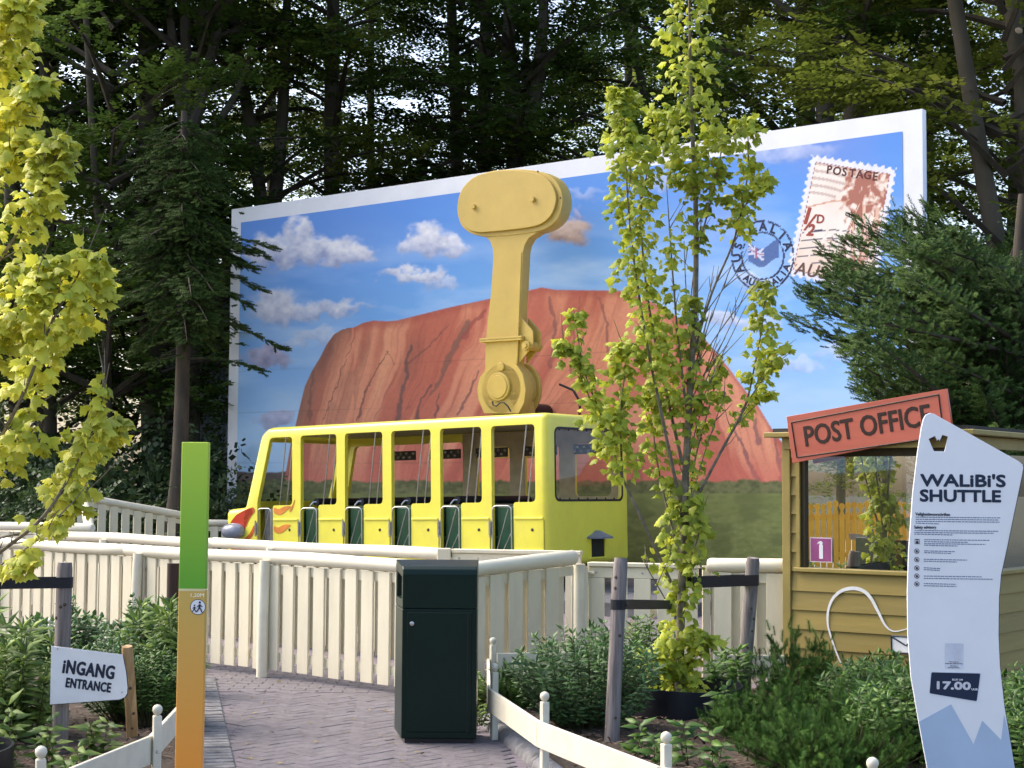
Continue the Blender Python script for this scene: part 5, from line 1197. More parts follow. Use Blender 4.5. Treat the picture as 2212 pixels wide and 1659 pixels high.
BR = [
    dict(p=[(1468, 1400), (1472, 1300), (1476, 1150), (1480, 1060)], r=0, l=[(.0, .95, 52, .7)], tw=8), dict(p=[(1478, 1060), (1484, 920)], r=0, l=[(.0, 1, 46, .22)], tw=5),
    dict(p=[(1466, 1560), (1468, 1490), (1470, 1420)], r=0, l=[(0, 1, 78, 1.5)], tw=0),
    dict(p=[(1470, 1480, .02), (1420, 1440, -.1), (1405, 1400, -.1)], r=.006, l=[(.2, 1, 34, 1.0)], tw=1),
    dict(p=[(1475, 1440, .02), (1515, 1400, -.1), (1525, 1365, -.1)], r=.006, l=[(.2, 1, 34, .9)], tw=1),
    dict(p=[(1482, 920), (1488, 800), (1496, 640)], r=0, l=[(0, .55, 66, .72), (.55, 1, 36, .4)], tw=6), dict(p=[(1502, 540), (1500, 400)], r=0, l=[(0, 1, 36, .3)], tw=5),
    dict(p=[(1502, 400), (1496, 300), (1490, 80), (1488, -130)], r=0, l=[(0, 1, 68, .75)], tw=6),
    dict(p=[(1468, 1080), (1430, 900, -.1), (1390, 700, -.15), (1360, 480, -.18), (1350, 300, -.18), (1346, 195, -.16)], l=[(.3, 1, 54, .72)], r=.014),
    dict(p=[(1474, 1000), (1440, 850, .1), (1400, 650, .12), (1385, 450, .14), (1412, 320, .15), (1418, 235, .15)], l=[(.15, .45, 34, .4), (.45, 1, 46, .5)], r=.013),
    dict(p=[(1482, 880), (1462, 700, -.12), (1448, 520, -.2), (1440, 400, -.2)], l=[(.25, .8, 34, .3)], r=.01),
    dict(p=[(1488, 800), (1535, 640, .05), (1585, 520, .08), (1612, 400, .08), (1616, 300, .08), (1604, 255, .08)], l=[(.42, 1, 44, .6)], r=.011),
    dict(p=[(1590, 480, .08), (1630, 410, .0), (1658, 380, -.05)], l=[(0, 1, 24, .5)], r=.005, tw=2),
    dict(p=[(1500, 560), (1540, 420, -.1), (1560, 320, -.1), (1575, 290, -.1)], l=[(.2, 1, 30, .35)], r=.007),
    dict(p=[(1492, 1100), (1560, 970, .08), (1608, 880, .1), (1632, 780, .12), (1648, 690, .12), (1652, 608, .12)], l=[(.55, 1, 44, .55)], r=.012),
    dict(p=[(1600, 890, .1), (1660, 800, .0), (1692, 745, -.02)], l=[(.2, 1, 30, .42)], r=.006, tw=3),
    dict(p=[(1560, 975, .08), (1620, 870, .2), (1668, 850, .2)], l=[(.3, 1, 24, .4)], r=.005, tw=4),
    dict(p=[(1450, 1260), (1390, 1130, -.15), (1340, 1020, -.2), (1300, 900, -.25), (1262, 800, -.28), (1240, 672, -.3)], l=[(.38, 1, 40, .5)], r=.013),
    dict(p=[(1345, 1040, -.2), (1340, 900, -.12), (1350, 800, -.1), (1352, 740, -.1)], l=[(.15, 1, 46, .66)], r=.008),
    dict(p=[(1290, 900, -.25), (1240, 780, -.3), (1212, 735, -.3)], l=[(.3, 1, 24, .5)], r=.005, tw=1),
    dict(p=[(1462, 1180), (1420, 1000, .1), (1405, 850, .15)], l=[(.35, 1, 34, .42)], r=.01),
    dict(p=[(1485, 1150), (1500, 1000, .12), (1540, 850, .15), (1560, 770, .15)], l=[(.3, 1, 36, .4)], r=.01),
    dict(p=[(1452, 1320), (1400, 1230, -.2), (1388, 1205, -.2)], l=[(.7, 1, 20, .3)], r=.005, tw=3),
    dict(p=[(1472, 1250), (1510, 1150), (1505, 1060)], l=[(.2, .9, 24, .3)], r=.006, tw=4)]
for k_ in range(16):
    a_ = RNG.uniform(-.12, .62); l_ = RNG.uniform(160, 300); y_ = RNG.uniform(640, 1150)
    BR.append(dict(p=[(1488, y_), (1488 + l_ * .5 * math.sin(a_), y_ - l_ * .5 * math.cos(a_), .05), (1492 + l_ * math.sin(a_) * 1.05, y_ - l_ * math.cos(a_), RNG.uniform(-.1, .12))], r=.005, l=[(.2, .3, 14, .12)], tw=3))
golden('slender golden leaved young tree staked between two posts before the mural', TB.y, trunkR, BR, .036, M_GOLD, .064)
LDENS = 1.15; RFAC = .86; DYB = -.75
trunkL = [(-150, 1640), (-140, 1300), (-120, 900), (-90, 500), (-60, 100), (-40, -150)]
BL = [
    dict(p=[(-140, 1330), (-20, 1210), (90, 1120, -.1), (160, 1010, -.12), (212, 900, -.1), (226, 815, -.1)], l=[(.5, 1, 44, .5)], r=.013, tw=8),
    dict(p=[(90, 1120, -.1), (180, 990, .0), (262, 905, .02)], l=[(.25, 1, 34, .45)], r=.007, tw=4),
    dict(p=[(-130, 1150), (-30, 1000), (50, 850, -.1), (110, 700, -.15), (165, 600, -.15), (192, 540, -.15)], l=[(.42, 1, 58, .62)], r=.013, tw=8),
    dict(p=[(40, 860, -.1), (110, 760, .1), (190, 660, .12), (212, 580, .12)], l=[(.1, 1, 44, .55)], r=.008, tw=4),
    dict(p=[(-120, 950), (-40, 800), (20, 700, .1), (50, 560, .15)], l=[(.35, 1, 55, .6)], r=.011, tw=6),
    dict(p=[(-100, 700), (0, 560), (70, 450, -.05), (115, 350, -.05), (122, 300, -.05)], l=[(.3, 1, 52, .62)], r=.011, tw=6),
    dict(p=[(-80, 500), (-20, 400), (30, 330, .1), (60, 280, .1)], l=[(.3, 1, 46, .55)], r=.008, tw=4),
    dict(p=[(-80, 420), (0, 280), (60, 200, -.05), (90, 170, -.05)], l=[(.3, 1, 58, .7)], r=.01, tw=4),
    dict(p=[(-60, 260), (0, 130), (30, 40, .0), (40, -30, 0)], l=[(.2, 1, 60, .75)], r=.009, tw=3),
    dict(p=[(-60, 120), (20, 20), (60, -60)], l=[(.2, 1, 46, .5)], r=.006, tw=2),
    dict(p=[(-140, 1280), (-40, 1180), (80, 1140, .1), (160, 1090, .1), (185, 1050, .1)], l=[(.55, 1, 40, .42)], r=.009, tw=5),
    dict(p=[(-140, 1200), (-40, 1050), (40, 960, .15), (65, 880, .15)], l=[(.35, 1, 46, .5)], r=.009, tw=5),
    dict(p=[(-140, 1330), (-40, 1260), (40, 1215, -.05), (60, 1190, -.05)], l=[(.5, 1, 26, .5)], r=.006, tw=2),
    dict(p=[(-140, 1300), (-30, 1240), (90, 1160, -.3), (120, 1120, -.3)], l=[(.7, 1, 26, .4)], r=.008, tw=4),
    dict(p=[(-120, 900), (-20, 760), (60, 660, -.2), (100, 560, -.2)], l=[(.3, 1, 50, .5)], r=.009, tw=4)]
golden('golden leaved young tree reaching in from the left edge', 8.35, trunkL, BL, .045, M_GOLD2, .064)

# ------------------------------------------------------------------ shrubs and perennials
M_SH1 = mat('shrub_leaf_green', (.095, .2, .03), .45, .1, 8, attr='tint', trans=.25, spec=.4, base2=(.065, .12, .028))
M_SH2 = mat('willowherb_leaf', (.19, .28, .05), .5, .1, 8, attr='tint', trans=.3, spec=.35, base2=(.075, .14, .03))
M_SH3 = mat('shrub_leaf_bluegreen', (.085, .185, .048), .45, .1, 8, attr='tint', trans=.2, spec=.4, base2=(.058, .112, .038))
M_PIN = mat('pine_needle', (.07, .15, .026), .6, .1, 8, attr='tint', spec=.08, base2=(.04, .09, .018))
M_STEM = mat('green_stem', (.09, .1, .04), .7, .2, 20)
def leafy(label, P_, h, r, ns, leaf, mt, tpl=LANCE, cat='shrub', per=20, t0=.2, upright=.35, group=None, name='leafy_shrub', whorl=2):
    o_ = thing(name, label, cat, (P_[0], P_[1], .03), group=group); sm = MB(); LP, LD_, LU = [], [], []
    for s in range(ns):
        th = RNG.uniform(0, 2 * math.pi); u_ = math.sqrt(RNG.random()); hh = h * RNG.uniform(.72, 1.05) * (1 - upright * u_ * u_)
        e = np.array([r * u_ * math.cos(th), r * u_ * math.sin(th), hh]); b_ = np.array([e[0] * .25, e[1] * .25, 0]); m_ = (b_ + e) / 2 + np.array([e[0] * .12, e[1] * .12, 0]) + RNG.normal(size=3) * .03 * h
        cv = catmull([b_, m_, e], 9); sm.tube(cv, list(np.linspace(.0035 + .003 * h, .0012, 9)), 4, cap=False)
        for q in range(per):
            t_ = t0 + (1 - t0) * (q + RNG.random() * .6) / per; f = min(t_, .999) * 8; i = int(f); c_ = cv[i] + (cv[i + 1] - cv[i]) * (f - i); ax = unit(cv[i + 1] - cv[i])
            for w_ in range(whorl):
                a_ = q * 1.57 + w_ * 2 * math.pi / whorl + RNG.normal() * .3 + th
                od = np.array([math.cos(a_), math.sin(a_), 0]); rise = RNG.uniform(.1, .7) + (1.2 if t_ > .93 else 0)
                LP.append(c_); LD_.append(od + ax * rise + RNG.normal(size=3) * .12); LU.append(ax + np.array([0, 0, .5]) + RNG.normal(size=3) * .15)
    sm.build('stems', M_STEM, o_)
    LP = np.array(LP); A, D, N = basis(unit(np.array(LD_)), unit(np.array(LU)))
    link('foliage', scatter(tpl[0], tpl[1], LP, A, D, N, RNG.uniform(.7, 1.15, len(LP)) * leaf, 'foliage', RNG.random(len(LP))), mt, o_)
    return o_
SHT = shoot(40, .5, .035, 1, .7)
def needly(label, P_, h, r, ns, ln, mt=None, cat='shrub', name='needle_shrub', upright=.5, sub=9):
    o_ = thing(name, label, cat, (P_[0], P_[1], .02)); sm = MB(); LP, LD_ = [], []
    for s in range(ns):
        th = RNG.uniform(0, 2 * math.pi); u_ = math.sqrt(RNG.random()); hh = h * RNG.uniform(.6, 1.05) * (1 - upright * u_ * u_)
        e = np.array([r * u_ * math.cos(th), r * u_ * math.sin(th), hh]); b_ = e * np.array([.2, .2, 0]); cv = catmull([b_, (b_ + e) / 2 + np.array([e[0], e[1], 0]) * .15, e], 8)
        sm.tube(cv, list(np.linspace(.004, .0012, 8)), 4, cap=False)
        for q in range(sub):
            t_ = .25 + .75 * q / (sub - 1); f = min(t_, .999) * 7; i = int(f); c_ = cv[i] + (cv[i + 1] - cv[i]) * (f - i); ax = unit(cv[i + 1] - cv[i])
            LP.append(c_); LP[-1] = c_ + RNG.normal(size=3) * .03; LD_.append(ax * .5 + RNG.normal(size=3) * (.6 if q < sub - 1 else .2) + np.array([0, 0, .3]))
    sm.build('stems', mat('brown_stem', (.08, .055, .03), .8), o_)
    LP = np.array(LP); A, D, N = basis(unit(np.array(LD_)), unit(RNG.normal(size=(len(LP), 3))))
    link('foliage', scatter(SHT[0], SHT[1], LP, A, D, N, RNG.uniform(.7, 1.2, len(LP)) * ln, 'foliage', np.repeat(RNG.random((len(LP) + 5) // 6 + 1), 6)[:len(LP)] * .6 + .4 * RNG.random(len(LP))), mt or M_PIN, o_)
    return o_
def gp_(px, py): p = PZ(px, py); return (p.x, p.y)
# right bed
leafy('big bushy green shrub between the bin and the left stake', gp_(1262, 1588), .70, .50, 120, .062, M_SH3, per=17)
leafy('green shrub behind the left stake under the golden tree', (.92, 11.7), .62, .36, 60, .06, M_SH1, per=16)
leafy('small upright leafy plant right behind the golden tree', (1.55, 11.6), .5, .18, 14, .09, M_SH1, per=12)
needly('small dwarf pine behind the low post right of the bin', (.02, 11.2), .36, .2, 26, .085)
needly('dwarf pine tuft at the left foot of the big bush', (.28, 11.35), .42, .16, 20, .085)
leafy('grassy green tuft between bin and edging post', (-.28, 11.2), .28, .15, 26, .09, M_SH2, per=6, cat='plant', name='perennial')
leafy('small weed at the foot of the low post beside the bin', (-.2, 10.6), .16, .12, 10, .05, M_SH2, per=5, cat='plant', name='perennial')
needly('dark mountain pine right of the right stake', (2.05, 11.6), .55, .36, 60, .08)
needly('low spreading juniper filling the bottom right before the hut', (1.75, 8.9), .34, .52, 210, .06)
needly('low juniper mound beside the black tree ring', (1.62, 10.0), .36, .42, 150, .06)
needly('low juniper mound under the leafy shrub at the sign', (2.1, 9.7), .38, .4, 140, .06)
needly('juniper patch at the bottom edge beside the last edging post', (1.45, 7.7), .22, .36, 110, .055)
leafy('leafy green shrub growing before the hut wall left of the info sign', (2.42, 10.6), .48, .42, 80, .066, M_SH1, per=15)
leafy('tall leafy shrub directly behind the tall info sign', (2.32, 9.3), .53, .42, 90, .064, M_SH1, per=15)
leafy('leafy shrub against the hut beside the mountain pine', (2.55, 11.1), .45, .3, 46, .062, M_SH1, per=15)
leafy('leafy shrub right of the tall info sign at the right edge', (3.05, 9.4), .55, .42, 90, .064, M_SH1, per=15)
leafy('leafy shrub in the bottom right corner behind the sign foot', (2.75, 8.6), .5, .34, 60, .064, M_SH1, per=14)
for (px, py, h, lab) in ((1370, 1650, .3, 'single willowherb sprout before the left stake'), (1490, 1668, .42, 'tall willowherb sprout before the black ring'), (1540, 1690, .34, 'willowherb sprout just right of the low post'), (1600, 1600, .3, 'willowherb sprout at the right rim of the black ring'), (1560, 1590, .36, 'second willowherb sprout at the ring rim'), (1420, 1690, .3, 'willowherb sprout by the bottom edge before the ring')):
    leafy(lab, gp_(px, py), h, .06, 2, .12, M_SH1, per=6, cat='plant', name='perennial', t0=.15)
# left bed
for (x, y, h, r, n_, lab) in ((-3.3, 9.1, .75, .34, 22, 'pale green willowherb clump at the far left edge'), (-2.98, 9.9, .78, .34, 24, 'pale green willowherb clump left of the weathered stake'), (-3.5, 10.6, .85, .4, 26, 'tall willowherb clump by the left edge before the fence'), (-2.5, 11.0, .84, .2, 14, 'tall pale willowherb shoots above the short fresh stake'), (-2.26, 10.75, .78, .16, 14, 'willowherb shoots beside the orange height post')):
    leafy(lab, (x, y), h, r, n_, .135, M_SH2, tpl=WILLOW, per=20, cat='plant', name='perennial', whorl=2, t0=.25)
leafy('broad dark shrub with twiggy base right of the entrance sign', (-2.34, 10.5), .56, .3, 100, .045, M_SH1, per=18, t0=.35)
leafy('dark green shrub behind the entrance sign', (-2.55, 10.7), .66, .4, 100, .05, M_SH3, per=17)
leafy('upright shrub with small grey green leaves behind the weathered stake', (-2.75, 12.3), .72, .36, 60, .055, M_SH3, per=18, tpl=OVAL)
leafy('upright small leaved shrub left of the weathered stake by the fence', (-3.45, 12.6), .7, .34, 60, .055, M_SH3, per=18, tpl=OVAL)
leafy('low mixed green shrub at the far left behind the black ring', (-3.5, 9.7), .5, .4, 90, .055, M_SH3, per=15)
for (px, py, h, lab) in ((215, 1650, .3, 'small willowherb sprout right of the weathered stake foot'), (110, 1690, .42, 'willowherb sprout before the black ring at left'), (10, 1690, .45, 'willowherb sprout at the very left bottom edge'), (150, 1720, .3, 'willowherb sprout beside the lower left edging post')):
    leafy(lab, gp_(px, py), h, .06, 3, .12, M_SH2, per=6, cat='plant', name='perennial', t0=.15)
pot = thing('planter', 'small dark planter box with a spiky plant on the hut counter', 'planter', HC + UU * .62 + VV * .2 + Vector((0, 0, SILL - .12)), (0, 0, -PHI))
MB().box((-.1, -.05, 0), (.1, .05, .09)).build('box', M_BLACK, pot, bevel=.006)
d_ = RNG.normal(size=(60, 3)) * np.array([.6, .6, .2]) + np.array([0, 0, .8]); A, D, N = basis(unit(d_), np.array([0, 1, .1])); link('foliage', scatter(LANCE[0], LANCE[1], np.stack([RNG.uniform(-.09, .09, 60), RNG.uniform(-.03, .03, 60), np.full(60, .09)], 1), A, D, N, RNG.uniform(.06, .13, 60), 'foliage', RNG.random(60)), M_SH1, pot)

# ------------------------------------------------------------------ yew at the right, fir at the left
M_YEW = mat('yew_needle', (.07, .125, .026), .5, .1, 8, attr='tint', spec=.06, base2=(.03, .06, .015))
M_FIR = mat('fir_needle', (.058, .095, .022), .6, .1, 8, attr='tint', spec=.05, base2=(.03, .052, .014))
M_BK2 = mat('dark_bark', (.09, .07, .05), .9, .3, 6, bump=.7, bscale=18, stretch=(1, 1, .35), base2=(.045, .037, .028))
def spray_tree(name, label, Yd, trunk, tr, targets, per, ln, mt, droop=0.0, flat=.4, spread=.35):
    b_ = PY(trunk[0][0], trunk[0][1], Yd); o_ = thing(name, label, 'tree', (b_.x, b_.y, 0)); org_ = np.array(o_.location)
    wd_ = MB(); tp = catmull([np.array(PY(p[0], p[1], Yd)) for p in trunk], 20); tp[0][2] = -.05
    wd_.tube([p - org_ for p in tp], list(np.linspace(tr, tr * .3, 20)), 10)
    LP, LD_, LT = [], [], []
    for (sx, sy, ex, ey, dy) in targets:
        s_ = np.array(PY(sx, sy, Yd)); e = np.array(PY(ex, ey, Yd + dy)); m_ = (s_ + e) / 2 + np.array([0, 0, droop * np.linalg.norm(e - s_)])
        cv = catmull([s_, m_, e], 14); L_ = np.linalg.norm(e - s_)
        wd_.tube([p - org_ for p in cv], list(np.linspace(.012 + .008 * L_, .003, 14)), 5, cap=False)
        tt = RNG.random()
        for q in range(int(per * max(.5, L_))):
            t_ = .22 + .78 * RNG.random() ** .8; f = min(t_, .999) * 13; i = int(f); c_ = cv[i] + (cv[i + 1] - cv[i]) * (f - i); ax = unit(cv[i + 1] - cv[i])
            sd = np.cross(ax, [0, 0, 1]); sd = unit(sd); off_ = RNG.normal() * spread * (1.15 - t_) * .8
            LP.append(c_ + sd * off_ + np.array([0, 0, RNG.normal() * .06 * flat - abs(off_) * .08])); LD_.append(ax + sd * np.sign(off_) * RNG.uniform(.3, 1) + RNG.normal(size=3) * .3 * np.array([1, 1, flat]) + np.array([0, 0, .12])); LT.append(.5 * tt + .5 * RNG.random())
    wd_.build('trunk', M_BK2, o_, smooth=True)
    LP = np.array(LP) - org_; A, D, N = basis(unit(np.array(LD_)), unit(np.array([0, 0, 1.0]) + RNG.normal(size=(len(LP), 3)) * .3))
    link('crown', scatter(SPR[0], SPR[1], LP, A, D, N, RNG.uniform(.7, 1.25, len(LP)) * ln, 'crown', np.array(LT)), mt, o_); print(name, len(LP))
    return o_
SPR = shoot(24, .3, .055, .5, .5)
tg = []
lim = [(440, 2060), (480, 1900), (520, 1830), (560, 1800), (620, 1740), (660, 1725), (720, 1800), (770, 1840), (830, 1850), (900, 1930), (960, 1960), (1060, 2000)]
for k_ in range(215):
    ey = RNG.uniform(450, 1060); x0 = np.interp(ey, [a_ for a_, _ in lim], [b_ for _, b_ in lim]); ex = x0 + (2420 - x0) * RNG.random() ** 1.25 + RNG.normal() * 14
    if ex > 2040 and ey < 520: ey = RNG.uniform(470, 700)
    tg.append((2190 + RNG.normal() * 35, min(1150, ey + RNG.uniform(60, 260)), ex, ey, RNG.normal() * 1.1 - .2))
for p in [(1930, 470, -.2), (1965, 455, .2), (1885, 505, .1), (1850, 480, 0), (1745, 625, .1), (1722, 632, 0), (1708, 690, .1), (1762, 660, -.2), (1820, 520, -.3), (2000, 440, .3), (1790, 720, 0), (1770, 540, .2)]: tg.append((2130, p[1] + 160, p[0], p[1], p[2]))
spray_tree('yew_tree', 'dark bushy yew rising behind the hut over the stamp', 16.8, [(2200, 1600), (2195, 1200), (2190, 900), (2200, 600), (2210, 420)], .16, tg, 50, .13, M_YEW, spread=.28, flat=.8)
tg = []
for k_ in range(135):
    t_ = RNG.random(); y_ = 270 + 470 * t_; hw_ = (70 + 130 * t_ ** .5) * RNG.uniform(.35, 1.15); a_ = RNG.uniform(-1, 1)
    tg.append((395 + RNG.normal() * 5, y_ - 10 - 40 * t_, 395 + a_ * hw_, y_ + 30 * abs(a_) + RNG.normal() * 10, -math.sqrt(max(0, 1 - a_ * a_)) * hw_ * .0098 * RNG.uniform(.2, 1.3) * RNG.choice([1, 1, -.6])))
for p in [(588, 535), (575, 555), (560, 545), (545, 575), (530, 540), (300, 640), (255, 700), (290, 760), (330, 790), (560, 800), (300, 420)]: tg.append((400, p[1] - 25, p[0], p[1], RNG.uniform(-.8, .2)))
spray_tree('fir_tree', 'slim fir with layered branches left of the billboard, one branch overlapping it', 27.5, [(372, 1150), (388, 1000), (396, 700), (396, 480), (398, 240)], .17, tg, 40, .17, M_FIR, droop=.06, flat=.35, spread=.42)
# ------------------------------------------------------------------ the wood behind the billboard
M_BEECH = mat('beech_bark', (.1, .082, .06), .85, .25, 2.5, bump=.5, bscale=9, stretch=(1, 1, .5), base2=(.07, .06, .04), rand=.2)
M_LF = mat('woodland_leaf', (.09, .15, .028), .55, .15, .6, attr='tint', trans=.35, spec=.12, base2=(.05, .09, .018), rand=.25)
M_LF2 = mat('woodland_leaf_backlit', (.17, .22, .032), .55, .15, .6, attr='tint', trans=.45, spec=.12, base2=(.11, .135, .024), rand=.25)  # lighter copy of the leaf colour, standing in for backlit glow
def leaf_spray(n_=8, L_=.55, lf=.13):
    V, T = [], []
    rg = np.random.default_rng(5)
    for i in range(n_):
        y = L_ * (i + .5) / n_; s_ = 1 if i % 2 else -1; d_ = np.array([s_ * rg.uniform(.6, 1), rg.uniform(.4, .9), rg.uniform(-.35, .1)]); d_ /= np.linalg.norm(d_); l_ = lf * rg.uniform(.8, 1.2)
        w_ = np.cross(d_, [0, 0, 1]); w_ /= np.linalg.norm(w_); w_ = w_ * l_ * .33 + np.array([0, 0, rg.uniform(-.02, .02)])
        b_ = np.array([0, y, -.12 * y * y]); k = len(V); V += [b_, b_ + d_ * l_ * .5 + w_, b_ + d_ * l_, b_ + d_ * l_ * .5 - w_]; T += [(k, k + 1, k + 2), (k, k + 2, k + 3)]
    return np.array(V), np.array(T)
LS = leaf_spray()
def crown_mesh(seed, H, zb, R_, nl, per):
    rg = np.random.default_rng(seed); P_, D_, T_ = [], [], []; mb = MB()
    for k in range(nl):
        z = zb + (H - zb) * rg.random() ** .9; t_ = (z - zb) / (H - zb); L_ = R_ * (1 - .55 * t_) * rg.uniform(.55, 1.1); a_ = rg.uniform(0, 2 * math.pi)
        s_ = np.array([0, 0, z - .25 * L_]); e = np.array([L_ * math.cos(a_), L_ * math.sin(a_), z + rg.uniform(-.12, .22) * L_]); m_ = (s_ + e) / 2 + np.array([0, 0, .1 * L_])
        cv = catmull([s_, m_, e], 10); mb.tube(cv, list(np.linspace(.03 + .012 * L_, .006, 10)), 4, cap=False); tt = rg.random()
        for q in range(int(per * L_ / R_ * rg.uniform(.6, 1.3))):
            u_ = .25 + .75 * rg.random() ** .7; f = min(u_, .999) * 9; i = int(f); c_ = cv[i] + (cv[i + 1] - cv[i]) * (f - i); ax = unit(cv[i + 1] - cv[i]); sd = np.array([-ax[1], ax[0], 0])
            o_ = rg.normal() * .55 * (1.1 - .5 * u_); P_.append(c_ + sd * o_ + np.array([0, 0, rg.normal() * .16])); D_.append(ax + sd * np.sign(o_) * rg.uniform(.2, 1.2) + np.array([0, 0, rg.uniform(-.35, .15)])); T_.append(.45 * tt + .55 * rg.random())
    P_ = np.array(P_); A, D, N = basis(unit(np.array(D_)), unit(np.array([0, 0, 1.0]) + rg.normal(size=(len(P_), 3)) * .25))
    me_ = scatter(LS[0], LS[1], P_, A, D, N, rg.uniform(.7, 1.2, len(P_)), 'crown', np.array(T_))
    lm = mb.mesh('limbs'); return me_, lm
CR = [crown_mesh(1, 21, 5.2, 4.8, 57, 120), crown_mesh(2, 20, 3.2, 4.5, 65, 120), crown_mesh(3, 22, 5.8, 5.2, 55, 124), crown_mesh(4, 19, 2.5, 4.2, 71, 117)]
for a_, b_ in CR: b_.materials.append(M_BK2)
CRM = []
for a_, b_ in CR:
    c_ = a_.copy(); a_.materials.append(M_LF); c_.materials.append(M_LF2); CRM.append((a_, c_))
def wood_tree(label, pts, Yd, dia, cv, light=0, sc=1.0, group=None, fork=None, H=19, limbs=True):
    P_ = [np.array(PY(p[0], p[1], Yd)) for p in pts]
    d_ = P_[-1] - P_[0]; base = P_[0] + d_ * (-P_[0][2] / d_[2]) if abs(d_[2]) > .5 else P_[0]; base[2] = 0
    topp = P_[-1] + unit(d_) * max(0, (H - P_[-1][2]))
    o_ = thing('woodland_tree', label, 'tree', base, group=group); tw_ = MB()
    cvp = catmull([base - np.array([0, 0, .1])] + P_[(1 if P_[0][2] < .6 else 0):] + [topp], 22) - base
    tw_.tube(cvp, [dia / 2 * (1.25 if i == 0 else 1) * (1 - .55 * i / 21) for i in range(22)], 12)
    for F_ in (fork or []):
        f_ = [np.array(PY(p[0], p[1], Yd + (p[2] if len(p) > 2 else 0))) - base for p in F_[1:]]; tw_.tube(catmull(f_, 10), list(np.linspace(F_[0], F_[0] * .45, 10)), 8)
    tw_.build('trunk', M_BEECH, o_, smooth=True)
    k_ = RNG.uniform(0, 6.28); zz = cvp[12]
    c_ = place('crown', CRM[cv][light], None, o_, (zz[0] * .6, zz[1] * .6, 0), (0, 0, k_), (sc, sc, sc))
    if limbs: tag(place('limbs', CR[cv][1], None, o_, (zz[0] * .6, zz[1] * .6, 0), (0, 0, k_), (sc, sc, sc)), kind='stuff')
    return o_
def gpy(Yd): return (1052 + 1.6 * FPX / Yd / K)
wood_tree('thick dark beech trunk at upper left behind the fir', [(338, 1100), (325, 600), (318, 0)], 35, .72, 1, 0)
wood_tree('grey forked beech in the upper left, its stem dividing like a Y', [(415, 1050), (412, 300), (404, 270)], 33.5, .42, 2, 0, fork=[(.16, (410, 300), (440, 180, .1), (470, 60, .2), (480, -60, .3)), (.15, (408, 310), (388, 200), (372, 80), (360, -60)), (.1, (415, 340, .1), (500, 220, .3), (540, 120, .4))])
wood_tree('leaning dark stem left of the thick upper left beech', [(330, 900), (255, 250), (215, -20)], 37, .3, 3, 0)
wood_tree('dark twin stem above the billboard top left corner', [(575, 1000), (570, 500), (520, 150), (500, 0)], 36, .4, 0, 1, fork=[(.17, (590, 480), (610, 250), (618, 60), (622, -60))])
wood_tree('dark straight beech above the left third of the billboard', [(722, 1000), (716, 300), (720, 0)], 37, .5, 2, 0)
wood_tree('slim dark beech behind the counterweight head', [(990, 1000), (985, 250), (975, 0)], 39, .42, 1, 0)
wood_tree('tall dark beech just left of the counterweight head', [(1052, 1000), (1046, 250), (1050, 0)], 38, .46, 3, 0)
wood_tree('tan barked beech right above the counterweight head', [(1125, 1000), (1112, 300), (1098, 100), (1100, 0)], 36.5, .5, 0, 0, fork=[(.2, (1126, 330), (1160, 180), (1172, 60), (1176, -60))])
wood_tree('leaning thin dark beech left of the golden tree top', [(1480, 900), (1400, 250), (1340, 0)], 38, .28, 2, 1)
wood_tree('reddish brown trunk right of the golden tree top', [(1733, 900), (1735, 200), (1730, 0)], 33, .42, 0, 0, H=17)
wood_tree('shaded brown trunk left of the big beech', [(1785, 900), (1782, 200), (1790, 0)], 32.5, .52, 2, 0)
wood_tree('big grey beech with two rising limbs above the right billboard corner', [(1850, 900), (1848, 350), (1852, 0)], 31, .74, 2, 1, fork=[(.11, (1830, 230), (1790, 140), (1745, 60), (1660, -10), (1600, -60)), (.1, (1832, 120), (1800, 60), (1760, -20))])
wood_tree('slanting smooth grey beech right of the billboard', [(2185, 700), (2120, 350), (2062, 0)], 27.5, .44, 0, 1, H=17)
wood_tree('grey beech with a pale cut branch in the upper right corner', [(2235, 700), (2212, 200), (2185, 0)], 28.5, .5, 2, 1)
cutd = MB().lathe([(.07, 0), (.06, .02)], 12); cp = PY(2197, 70, 28.2); cb_ = cutd.build('cut_branch', mat('cut_wood', (.55, .42, .28), .8)); cb_.location = cp + Vector((0, -.12, 0)); cb_.rotation_euler = (1.2, .3, 0)
for o_ in [o for o in bpy.data.objects if o.name.startswith('woodland_tree') and 'pale cut' in o.get('label', '')]:
    cb_.parent = o_; cb_.location = cp + Vector((.0, -.1, 0)) - o_.location
wood_tree('dark tree at the upper left edge behind the golden leaves', [(110, 1000), (100, 300), (90, 0)], 34, .34, 3, 0)
wood_tree('thin dark tree between the golden leaves and the fir', [(235, 1000), (225, 600), (200, 300)], 32, .24, 1, 0)
for k_, (x, y, c_, l_) in enumerate([(-13, 44, 3, 0), (-8.5, 42, 1, 1), (-4, 45, 3, 0), (0, 43, 1, 0), (3.5, 46, 3, 0), (7.5, 42, 1, 1), (11.5, 44, 3, 1), (14.5, 40, 1, 1), (-16, 50, 1, 1), (-8, 54, 3, 1), (4, 55, 1, 1), (12, 53, 3, 1), (18, 48, 3, 1), (-14, 38, 1, 0), (10.5, 34, 3, 1), (13.5, 33, 1, 1), (-11, 36, 3, 0)]):
    o_ = wood_tree('dark woodland tree deep in the wood ' + ('left of the billboard' if x < -7 else 'right of the billboard' if x > 7 else 'straight behind the billboard'), [((x / y * FPX + 512) / K, gpy(y)), ((x / y * FPX + 512) / K + RNG.uniform(-40, 40), 0)], y, RNG.uniform(.25, .5), c_, l_, RNG.uniform(.9, 1.15), 'trees deep in the wood ' + ('at left' if x < -7 else 'at right' if x > 7 else 'in the middle'), limbs=False)
